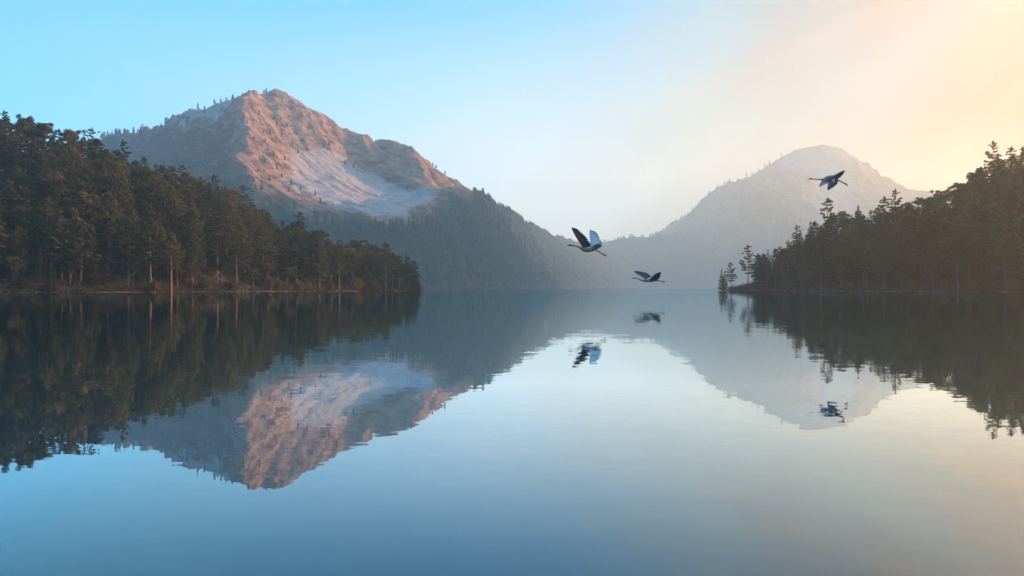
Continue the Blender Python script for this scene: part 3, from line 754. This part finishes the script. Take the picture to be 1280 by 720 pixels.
FAR = [conifer_verts(_g) for _ in range(12)]
def wood(name, spots, label):
    """spots: rows of x, y, z, height"""
    parts = []
    for i, (x, y, z, h) in enumerate(spots):
        A = FAR[i % len(FAR)]; a = _g.random() * 6.28; c, s = math.cos(a), math.sin(a); w = h * (0.85 + 0.4 * _g.random())
        B = np.empty_like(A); B[..., 0] = (A[..., 0] * c - A[..., 1] * s) * w + x; B[..., 1] = (A[..., 0] * s + A[..., 1] * c) * w + y; B[..., 2] = A[..., 2] * h + z
        parts.append(B.reshape(-1, 3))
    V = np.concatenate(parts)
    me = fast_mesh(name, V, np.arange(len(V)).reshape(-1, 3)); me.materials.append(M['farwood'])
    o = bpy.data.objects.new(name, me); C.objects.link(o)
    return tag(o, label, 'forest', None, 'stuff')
def scatter(T, spacing, dens, hmin, hmax, facing=-0.15):
    ny, nx = T.H.shape; x0, y0 = T.x0, T.y0; x1 = x0 + (nx - 1) * T.step; y1 = y0 + (ny - 1) * T.step
    n = int((x1 - x0) * (y1 - y0) / spacing ** 2)
    x = rng.uniform(x0, x1, n); y = rng.uniform(y0, y1, n)
    z = T.sample(x, y)
    gx, gy = T.grad(); gX, gY = T.sample(x, y, gx), T.sample(x, y, gy)
    px, py = to_px(x, y, z)
    toward = (gX * x + gY * y) / np.hypot(x, y)        # rises away from the viewer
    ok = (z > 1.5) & (toward > facing) & (px > -120) & (px < 1420)
    d = dens(px, py, np.hypot(gX, gY), x, y)
    ok &= rng.random(n) < d
    h = hmin + (hmax - hmin) * rng.random(n) ** 1.6
    return np.stack([x, y, z - 0.3, h], 1)[ok]
def densL(px, py, sl, x, y):
    d = smooth01((py - np.interp(px, [0, 200, 300, 320, 345, 400, 430, 480, 520, 545, 580, 700], [190, 200, 205, 225, 245, 268, 274, 280, 268, 250, 244, 200])) / 22.0)
    clump = smooth01((fbm(x, y, 60 * G, 3) + 0.55) / 0.7)
    d = d * (0.45 + 0.55 * clump)
    left = (0.35 + 0.65 * smooth01((py - 150) / 25)) * smooth01((306 - px + 24 * fbm(x, y, 40 * G, 3)) / 40) * (py > 135) * 0.6 * smooth01((fbm(x + 900, y, 45, 3) + 0.25) / 0.5)
    return np.maximum(d, left) * (0.9 if True else 1)
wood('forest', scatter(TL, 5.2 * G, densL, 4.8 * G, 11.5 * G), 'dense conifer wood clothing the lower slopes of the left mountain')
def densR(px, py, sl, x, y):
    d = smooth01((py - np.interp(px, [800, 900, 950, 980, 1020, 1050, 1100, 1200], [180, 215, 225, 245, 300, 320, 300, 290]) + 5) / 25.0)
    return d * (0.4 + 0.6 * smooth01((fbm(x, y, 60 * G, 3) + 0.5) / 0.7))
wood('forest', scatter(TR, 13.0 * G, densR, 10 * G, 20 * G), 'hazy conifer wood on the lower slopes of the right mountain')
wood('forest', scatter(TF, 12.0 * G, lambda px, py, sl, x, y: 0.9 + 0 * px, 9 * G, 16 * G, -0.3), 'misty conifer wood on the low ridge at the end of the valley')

# lone conifers one can tell apart on crests and bare slopes
def far_tree(px, py, h, T, label, group, Yr=(1200, 2000)):
    Yr = (Yr[0] * G, Yr[1] * G); h *= G
    if T is TL: Yr = (Yr[0] * KL, Yr[1] * KL); h *= KL
    # walk along the view ray until the slope is met
    ys = np.arange(Yr[0], Yr[1], 1.5); xs = (px - 640) / F * ys; zs = CAMH + (360 - py) / F * ys
    g_ = T.sample(xs, ys); hit = np.where(g_ >= zs)[0]
    if len(hit): i = hit[0]; x, y, z = xs[i], ys[i], g_[i]
    else:
        i = np.argmax((g_ - CAMH) / ys); x, y, z = xs[i], ys[i], g_[i]
    A = FAR_BIG[random.randrange(len(FAR_BIG))]
    o = bpy.data.objects.new('lone_conifer', A); C.objects.link(o)
    o.location = (x, y, z - 0.3); s = h; w = random.uniform(0.9, 1.3); o.scale = (s * w, s * w, s); o.rotation_euler = (0, 0, random.random() * 6.28)
    tag(o, label, 'conifer', group)
FAR_BIG = []
for i in range(5):
    A = conifer_verts(_g, 4, 7); A[..., 2] *= 0.92
    V = A.reshape(-1, 3); me = fast_mesh('lone_conifer', V, np.arange(len(V)).reshape(-1, 3)); me.materials.append(M['farwood']); FAR_BIG.append(me)
crest_trees = [(256, 135, 9), (268, 129, 11), (276, 126, 10), (283, 125, 9), (291, 124, 12), (303, 120, 9), (311, 118, 10), (330, 116, 9), (333, 115, 12)]
for i, (px, py, h) in enumerate(crest_trees):
    far_tree(px, py + 1, h, TL, f"small dark conifer on the left peak's crest, {ORD[i]} from the left of the crest row", 'conifers along the left peak crest', (1450, 1900))
for i, (px, h) in enumerate([(128, 10), (134, 11), (140, 9), (146, 12), (149, 15), (155, 10), (160, 11), (167, 12), (172, 9), (178, 10)]):
    far_tree(px, 150, h, TL, f"tiny conifer on the far left ridge behind the forest, {ORD[i]} from the left", 'conifers on the far left ridge', (1600, 2000))
for i, (px, h) in enumerate([(541, 9), (545, 10), (556, 9), (592, 10), (598, 8), (604, 11), (611, 9), (618, 11), (630, 13), (638, 11), (644, 12), (651, 11), (659, 12), (667, 11)]):
    far_tree(px, 150, h, TL, f"conifer standing on the slope's skyline right of the cliff, {ORD[i]} from the cliff", "conifers on the left mountain's falling skyline", (1400, 2900))
slope = [(322, 133), (325, 145), (338, 168), (345, 158), (350, 152), (360, 160), (329, 166), (331, 178), (345, 177), (352, 170), (365, 185), (318, 175), (309, 155), (335, 190), (343, 196), (357, 200), (372, 193), (378, 178), (384, 190), (330, 205), (345, 212), (322, 215), (318, 228), (336, 226), (352, 222),
         (430, 205), (445, 204), (441, 210), (412, 183), (404, 184), (510, 237), (395, 245), (400, 255), (365, 232), (362, 240), (375, 238), (300, 150), (291, 165), (275, 150), (262, 160), (284, 145), (248, 165), (255, 180), (268, 185), (235, 175)]
for px, py in slope:
    face = 'scree bowl' if px > 390 else ('sunlit rock face' if px > 305 else 'shaded left flank')
    far_tree(px + random.uniform(-1, 1), py, random.uniform(7, 11), TL, f'scattered small conifer on the {face} of the left peak', f'scattered conifers on the {face}', (1150, 1900))
for i, (px, h) in enumerate([(896, 11), (905, 12), (912, 10), (922, 11), (933, 13), (940, 11), (948, 12), (956, 11), (962, 12), (977, 13)]):
    far_tree(px, 150, h * 1.55, TR, f"small conifer on the right peak's rising left crest, {ORD[i]} from the bottom", 'conifers on the right peak crest', (2950, 4300))

# ---------------------------------------------------------------- cranes
def crane(D, spine, legs, wings, label):
    """spine: (px, py, radius px, material) from bill tip to tail; legs: polylines; wings: dicts. All about the bird's own distance D."""
    V, Fc, Mi = [], [], []
    mats = [M['grey'], M['pale'], M['slate'], M['black'], M['legs']]; MX = {'grey': 0, 'pale': 1, 'slate': 2, 'black': 3, 'legs': 4}
    k = D / F
    cx = sum(s[0] for s in spine) / len(spine); cy = sum(s[1] for s in spine) / len(spine)
    org = Vector(at(cx, cy, D))
    P = lambda px, py, dy=0.0: Vector(at(px, py, D + dy)) - org
    n = 10
    base = len(V)
    for i, (px, py, r, m) in enumerate(spine):
        a = spine[max(0, i - 1)]; b = spine[min(len(spine) - 1, i + 1)]
        t = Vector((b[0] - a[0], 0, -(b[1] - a[1]))).normalized(); u = Vector((-t.z, 0, t.x)); w = Vector((0, 1, 0))
        for q in range(n):
            ang = 2 * math.pi * q / n; V.append(P(px, py) + (u * math.cos(ang) + w * math.sin(ang) * (1.0 if r > 1.2 else 1.0)) * r * k)
        if i:
            for q in range(n):
                Fc.append((base + (i - 1) * n + q, base + (i - 1) * n + (q + 1) % n, base + i * n + (q + 1) % n, base + i * n + q)); Mi.append(MX[m])
    Fc.append(tuple(base + q for q in range(n))[::-1]); Mi.append(3)
    Fc.append(tuple(base + (len(spine) - 1) * n + q for q in range(n))); Mi.append(3)
    for pl in legs:
        b0 = len(V); vv, ff = [], []
        tube(vv, ff, [P(x, y, dy) for x, y, dy, r in pl], [r * k for *_, r in pl], 6)
        V.extend(vv); Fc.extend([tuple(i + b0 for i in f) for f in ff]); Mi.extend([MX['legs']] * len(ff))
    def slab(poly, m, m2, th=0.035):
        nrm = (poly[1] - poly[0]).cross(poly[-1] - poly[0])
        if nrm.length < 1e-9: return
        nrm.normalize()
        if nrm.y > 0: nrm = -nrm                     # front towards the lake's near side
        b0 = len(V); c = len(poly)
        V.extend([p + nrm * th * 0.5 for p in poly]); V.extend([p - nrm * th * 0.5 for p in poly])
        Fc.append(tuple(b0 + i for i in range(c))); Mi.append(MX[m])
        Fc.append(tuple(b0 + c + i for i in range(c))[::-1]); Mi.append(MX[m2])
        for i in range(c): Fc.append((b0 + i, b0 + (i + 1) % c, b0 + c + (i + 1) % c, b0 + c + i)); Mi.append(MX[m2])
    for w in wings:
        lead = [P(*p) for p in w['lead']]; tips = [P(*p) for p in w['tips']]
        nf = w.get('n', 14)
        def along(pl, t):
            s = t * (len(pl) - 1); i = min(int(s), len(pl) - 2); return pl[i].lerp(pl[i + 1], s - i)
        for i in range(nf):                          # flight feathers
            t0, t1 = i / nf, (i + 1.25) / nf
            a, b = along(lead, t0), along(lead, min(1, t1)); tip = along(tips, (i + 0.5) / nf)
            mid = (a + b) * 0.5
            ax = (tip - mid); wv = (b - a).normalized() * (b - a).length * 0.62
            off = Vector((0, 0.012 * (i % 2), 0))
            slab([a + off, mid + ax * 0.72 - wv * 0.95 + off, tip - wv * 0.25 + off, tip + wv * 0.25 + off, mid + ax * 0.74 + wv * 0.9 + off, b + off], w['feather'], w.get('feather_back', w['feather']))
        for i in range(nf):                          # coverts over the feather roots
            t0, t1 = i / nf, (i + 1.1) / nf
            a, b = along(lead, t0), along(lead, min(1, t1)); fa, fb = along(tips, t0), along(tips, min(1, t1)); f = w.get('cov', 0.5) * (1 - 0.5 * (i / nf) ** 2)
            slab([a, a.lerp(fa, f), b.lerp(fb, f), b], w['covert'], w['covert'], 0.09)
        for i in range(len(lead) - 1):               # wing arm
            b0 = len(V); vv, ff = [], []; r0 = 0.9 * (1 - i / len(lead)) * k + 0.02; r1 = 0.9 * (1 - (i + 1) / len(lead)) * k + 0.02
            tube(vv, ff, [lead[i], lead[i + 1]], [r0, r1], 6)
            V.extend(vv); Fc.extend([tuple(j + b0 for j in f) for f in ff]); Mi.extend([MX[w.get('arm', w['covert'])]] * len(ff))
    o = mesh_obj('crane', V, Fc, mats, None, Mi)
    o.location = org
    tag(o, label, 'bird', 'cranes flying over the lake')
    return o

def z1(x, y): return 700 + x / 13.09, 275 + y / 13.09
def z2(x, y): return 780 + x / 21.33, 330 + y / 21.33
def z3(x, y): return 980 + x / 10.29, 190 + y / 10.29
def sp(z, s, lst): return [(*z(x, y), r / s, m) for x, y, r, m in lst]
def wl(z, lst): return [(*z(x, y), dy) for x, y, dy in lst]
D1, D2, D3 = 112.0, 118.0, 138.0
crane(D1, sp(z1, 13.09, [(108, 425, 1.5, 'black'), (135, 420, 5, 'black'), (150, 412, 13, 'black'), (170, 412, 15, 'black'), (190, 418, 10, 'black'), (240, 424, 8.5, 'black'), (290, 436, 10, 'black'), (325, 452, 14, 'black'), (350, 466, 24, 'grey'), (390, 480, 36, 'grey'),
                          (450, 486, 42, 'grey'), (510, 480, 38, 'grey'), (560, 470, 28, 'slate'), (610, 455, 20, 'slate'), (660, 430, 12, 'black'), (690, 412, 4, 'black')]),
      [[(*z1(560, 480), -0.05, 0.8), (*z1(620, 510), -0.05, 0.6), (*z1(700, 560), -0.05, 0.55), (*z1(735, 578), -0.05, 0.8), (*z1(762, 594), -0.05, 0.25)],
       [(*z1(560, 485), 0.15, 0.8), (*z1(625, 508), 0.15, 0.6), (*z1(700, 552), 0.15, 0.55), (*z1(738, 570), 0.15, 0.75), (*z1(765, 588), 0.15, 0.25)]],
      [dict(lead=wl(z1, [(390, 450, -0.25), (330, 370, -0.7), (265, 270, -1.2), (222, 200, -1.5), (192, 128, -1.7)]), tips=wl(z1, [(505, 425, -0.3), (500, 370, -0.6), (440, 285, -0.9), (375, 220, -1.2), (310, 160, -1.4), (262, 138, -1.55), (198, 122, -1.7)]), feather='black', feather_back='slate', covert='slate', n=16, cov=0.55, arm='slate'),
       dict(lead=wl(z1, [(520, 430, 0.25), (508, 360, 0.8), (494, 280, 1.3), (488, 225, 1.6), (486, 172, 1.8)]), tips=wl(z1, [(690, 375, 0.3), (655, 330, 0.7), (638, 270, 1.1), (612, 220, 1.4), (575, 185, 1.6), (520, 168, 1.75), (492, 168, 1.8)]), feather='black', feather_back='slate', covert='pale', n=15, cov=0.86, arm='pale'),
       dict(lead=wl(z1, [(520, 455, 0.1), (560, 430, 0.1), (600, 400, 0.1)]), tips=wl(z1, [(640, 470, 0.1), (690, 435, 0.1), (692, 400, 0.15), (690, 365, 0.2)]), feather='black', covert='black', n=7, cov=0.4)],
      'grey crane with wings raised high in a V, largest of the three cranes')
crane(D2, sp(z2, 21.33, [(190, 396, 2, 'black'), (225, 386, 7, 'black'), (250, 375, 15, 'slate'), (285, 374, 16, 'slate'), (320, 374, 10, 'slate'), (355, 380, 10, 'black'), (400, 405, 13, 'black'), (450, 432, 17, 'black'), (490, 438, 26, 'grey'), (540, 440, 38, 'grey'), (610, 442, 46, 'grey'), (690, 446, 44, 'grey'),
                          (750, 448, 30, 'slate'), (810, 440, 20, 'slate'), (870, 432, 12, 'black'), (915, 428, 4, 'black')]),
      [[(*z2(760, 455), -0.05, 0.6), (*z2(900, 440), -0.05, 0.42), (*z2(1010, 458), -0.05, 0.45), (*z2(1050, 468), -0.05, 0.8), (*z2(1105, 475), -0.05, 0.3)],
       [(*z2(760, 458), 0.15, 0.6), (*z2(900, 446), 0.15, 0.42), (*z2(1010, 464), 0.15, 0.45), (*z2(1050, 476), 0.15, 0.7), (*z2(1095, 482), 0.15, 0.3)]],
      [dict(lead=wl(z2, [(580, 390, 0.3), (520, 345, 0.8), (420, 290, 1.3), (340, 255, 1.7), (272, 198, 2.0)]), tips=wl(z2, [(735, 345, 0.3), (690, 280, 0.7), (600, 235, 1.1), (500, 212, 1.5), (400, 190, 1.8), (275, 190, 2.0)]), feather='black', covert='slate', n=15, cov=0.5, arm='slate'),
       dict(lead=wl(z2, [(700, 420, -0.2), (765, 345, -0.6), (830, 285, -1.0), (900, 245, -1.4), (985, 222, -1.7)]), tips=wl(z2, [(870, 440, -0.2), (950, 375, -0.5), (965, 325, -0.8), (968, 280, -1.2), (988, 230, -1.7)]), feather='black', covert='black', n=13, cov=0.5)],
      'dark crane flying low over the water, lowest of the three cranes')
crane(D3, sp(z3, 10.29, [(300, 355, 1, 'black'), (322, 350, 4, 'black'), (335, 344, 9, 'black'), (352, 344, 9, 'black'), (372, 348, 6, 'black'), (430, 350, 6.5, 'black'), (475, 354, 9, 'black'), (500, 356, 17, 'grey'), (540, 352, 26, 'grey'), (590, 345, 30, 'slate'), (640, 338, 28, 'slate'), (680, 335, 20, 'black'), (715, 318, 11, 'black'), (740, 305, 4, 'black')]),
      [[(*z3(665, 345), 0.0, 0.7), (*z3(720, 370), 0.0, 0.5), (*z3(780, 402), 0.0, 0.5), (*z3(800, 412), 0.0, 0.9), (*z3(824, 434), 0.0, 0.25)],
       [(*z3(665, 350), 0.25, 0.7), (*z3(722, 378), 0.25, 0.5), (*z3(780, 408), 0.25, 0.5), (*z3(800, 418), 0.25, 0.7), (*z3(820, 436), 0.25, 0.25)]],
      [dict(lead=wl(z3, [(655, 305, -0.2), (600, 305, 0.15), (540, 318, 0.5), (490, 370, 0.9), (456, 430, 1.3)]), tips=wl(z3, [(640, 395, -0.4), (580, 400, -0.1), (540, 415, 0.3), (495, 432, 0.8), (458, 452, 1.3)]), feather='pale', covert='pale', n=12, cov=0.7),
       dict(lead=wl(z3, [(590, 350, -0.15), (580, 400, -0.4), (566, 450, -0.7), (560, 488, -0.9)]), tips=wl(z3, [(700, 365, -0.1), (690, 410, -0.4), (640, 450, -0.6), (565, 496, -0.9)]), feather='black', covert='slate', n=10, cov=0.4),
       dict(lead=wl(z3, [(630, 330, -0.2), (670, 295, -0.5), (720, 265, -0.9), (772, 238, -1.3)]), tips=wl(z3, [(690, 350, -0.2), (725, 318, -0.5), (762, 288, -0.9), (780, 245, -1.3)]), feather='black', covert='black', n=9, cov=0.4)],
      'blue-winged crane crossing in front of the round-topped peak, highest of the three cranes')

# ---------------------------------------------------------------- haze
HZ = dict(density=0.00019, g=0.69, color=(0.76, 0.97, 1.0))
bx = (-1440, 4230, -60, 6960, -10.0, 840)
v = [(x, y, z) for x in bx[:2] for y in bx[2:4] for z in bx[4:]]
hz = mesh_obj('haze', v, [(0, 1, 3, 2), (4, 6, 7, 5), (0, 4, 5, 1), (2, 3, 7, 6), (0, 2, 6, 4), (1, 5, 7, 3)], [])
m, nt = new_mat('haze_air')
pv = N(nt, 'ShaderNodeVolumePrincipled'); pv.inputs['Density'].default_value = HZ['density']; pv.inputs['Anisotropy'].default_value = HZ['g']; pv.inputs['Color'].default_value = (*HZ['color'], 1)
o = N(nt, 'ShaderNodeOutputMaterial'); L(nt, pv.outputs[0], o.inputs['Volume'])
hz.data.materials.append(m)
tag(hz, 'morning haze filling the valley', 'haze', None, 'stuff')

# ---------------------------------------------------------------- sky and sun
SUN_AZ, SUN_EL = R(70), R(13)
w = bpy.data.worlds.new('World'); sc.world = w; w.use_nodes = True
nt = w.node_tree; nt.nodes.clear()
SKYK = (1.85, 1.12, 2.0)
sky = N(nt, 'ShaderNodeTexSky', sky_type='NISHITA'); sky.sun_disc = False; sky.sun_elevation = SUN_EL; sky.sun_rotation = SUN_AZ
sky.air_density = 1.2; sky.dust_density = 2.0
tc = N(nt, 'ShaderNodeTexCoord'); nv = N(nt, 'ShaderNodeVectorMath', operation='NORMALIZE'); L(nt, tc.outputs['Generated'], nv.inputs[0])
sep = N(nt, 'ShaderNodeSeparateXYZ'); L(nt, nv.outputs[0], sep.inputs[0])
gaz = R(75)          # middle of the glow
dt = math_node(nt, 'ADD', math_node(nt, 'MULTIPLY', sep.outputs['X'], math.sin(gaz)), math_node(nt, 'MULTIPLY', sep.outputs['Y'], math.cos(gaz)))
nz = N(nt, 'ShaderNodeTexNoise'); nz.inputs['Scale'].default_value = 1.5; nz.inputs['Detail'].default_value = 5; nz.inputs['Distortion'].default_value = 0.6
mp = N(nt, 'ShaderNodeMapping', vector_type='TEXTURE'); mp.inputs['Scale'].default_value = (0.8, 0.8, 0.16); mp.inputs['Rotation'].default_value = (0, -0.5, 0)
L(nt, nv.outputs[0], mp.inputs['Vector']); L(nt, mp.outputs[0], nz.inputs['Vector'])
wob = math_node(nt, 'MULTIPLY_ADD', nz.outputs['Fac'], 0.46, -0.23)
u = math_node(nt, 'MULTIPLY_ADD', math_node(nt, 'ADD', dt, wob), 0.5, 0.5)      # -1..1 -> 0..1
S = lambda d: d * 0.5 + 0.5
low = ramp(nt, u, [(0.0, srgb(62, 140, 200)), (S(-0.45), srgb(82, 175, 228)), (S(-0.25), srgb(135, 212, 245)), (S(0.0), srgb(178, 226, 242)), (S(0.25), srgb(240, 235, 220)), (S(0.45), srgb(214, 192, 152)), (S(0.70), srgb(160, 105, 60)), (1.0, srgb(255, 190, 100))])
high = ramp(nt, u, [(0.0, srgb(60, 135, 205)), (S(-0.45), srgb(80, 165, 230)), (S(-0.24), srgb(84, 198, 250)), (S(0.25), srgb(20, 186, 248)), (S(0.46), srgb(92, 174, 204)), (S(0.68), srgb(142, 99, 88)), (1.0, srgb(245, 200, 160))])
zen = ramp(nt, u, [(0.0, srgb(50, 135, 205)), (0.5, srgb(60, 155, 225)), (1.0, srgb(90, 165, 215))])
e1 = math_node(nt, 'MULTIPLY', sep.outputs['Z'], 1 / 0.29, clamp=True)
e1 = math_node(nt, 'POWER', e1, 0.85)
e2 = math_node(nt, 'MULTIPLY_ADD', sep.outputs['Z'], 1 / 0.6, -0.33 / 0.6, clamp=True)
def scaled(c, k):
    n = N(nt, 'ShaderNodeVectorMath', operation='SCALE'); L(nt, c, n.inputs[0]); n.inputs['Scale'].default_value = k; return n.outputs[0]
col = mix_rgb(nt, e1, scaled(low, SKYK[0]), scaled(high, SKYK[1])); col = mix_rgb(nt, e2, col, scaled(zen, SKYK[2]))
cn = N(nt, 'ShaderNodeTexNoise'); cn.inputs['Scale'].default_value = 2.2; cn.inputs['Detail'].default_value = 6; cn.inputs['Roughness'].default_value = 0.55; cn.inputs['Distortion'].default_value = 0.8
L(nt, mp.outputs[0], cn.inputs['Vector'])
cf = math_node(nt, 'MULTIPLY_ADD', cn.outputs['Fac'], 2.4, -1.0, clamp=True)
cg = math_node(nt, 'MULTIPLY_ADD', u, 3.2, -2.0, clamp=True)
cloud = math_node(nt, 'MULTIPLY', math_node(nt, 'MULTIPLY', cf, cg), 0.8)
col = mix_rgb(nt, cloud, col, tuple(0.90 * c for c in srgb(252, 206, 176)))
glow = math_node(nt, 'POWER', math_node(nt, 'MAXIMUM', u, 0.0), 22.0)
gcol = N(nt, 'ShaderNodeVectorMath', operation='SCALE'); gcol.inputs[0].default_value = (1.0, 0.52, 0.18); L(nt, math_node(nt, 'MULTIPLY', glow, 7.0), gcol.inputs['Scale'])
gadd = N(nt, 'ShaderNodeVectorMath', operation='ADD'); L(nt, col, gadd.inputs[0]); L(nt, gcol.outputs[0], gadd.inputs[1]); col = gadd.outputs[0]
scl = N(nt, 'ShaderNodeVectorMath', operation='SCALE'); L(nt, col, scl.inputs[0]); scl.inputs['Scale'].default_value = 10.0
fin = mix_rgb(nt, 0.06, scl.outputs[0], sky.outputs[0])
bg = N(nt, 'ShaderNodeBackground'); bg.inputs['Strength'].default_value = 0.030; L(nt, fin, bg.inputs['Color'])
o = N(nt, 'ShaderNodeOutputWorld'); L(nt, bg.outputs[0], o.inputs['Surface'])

sd = bpy.data.lights.new('sun', 'SUN'); sd.energy = 5.0; sd.angle = R(0.5); sd.color = (1.0, 0.44, 0.18)
so = bpy.data.objects.new('sun', sd); C.objects.link(so)
sdir = Vector((math.sin(SUN_AZ) * math.cos(SUN_EL), math.cos(SUN_AZ) * math.cos(SUN_EL), math.sin(SUN_EL)))
so.rotation_euler = (-sdir).to_track_quat('-Z', 'Y').to_euler(); so.location = sdir * 500

# ---------------------------------------------------------------- camera and render settings
cd = bpy.data.cameras.new('camera'); cam = bpy.data.objects.new('camera', cd); C.objects.link(cam)
cd.sensor_width = 36; cd.lens = 36 * F / 1280; cd.clip_end = 30000; cd.clip_start = 0.1
cam.location = (0, 0, CAMH); cam.rotation_euler = (R(90), 0, 0)
sc.camera = cam
sc.view_settings.view_transform = 'Standard'; sc.view_settings.look = 'None'; sc.view_settings.exposure = 1.95; sc.view_settings.gamma = 1.0
sc.render.engine = 'CYCLES'
cy = sc.cycles
cy.use_denoising = True
try: cy.denoiser = 'OPENIMAGEDENOISE'
except Exception: pass
cy.max_bounces = 5; cy.diffuse_bounces = 2; cy.glossy_bounces = 3; cy.transmission_bounces = 2; cy.volume_bounces = 3; cy.transparent_max_bounces = 4
cy.use_adaptive_sampling = True; cy.adaptive_threshold = 0.01
cy.caustics_reflective = False; cy.caustics_refractive = False
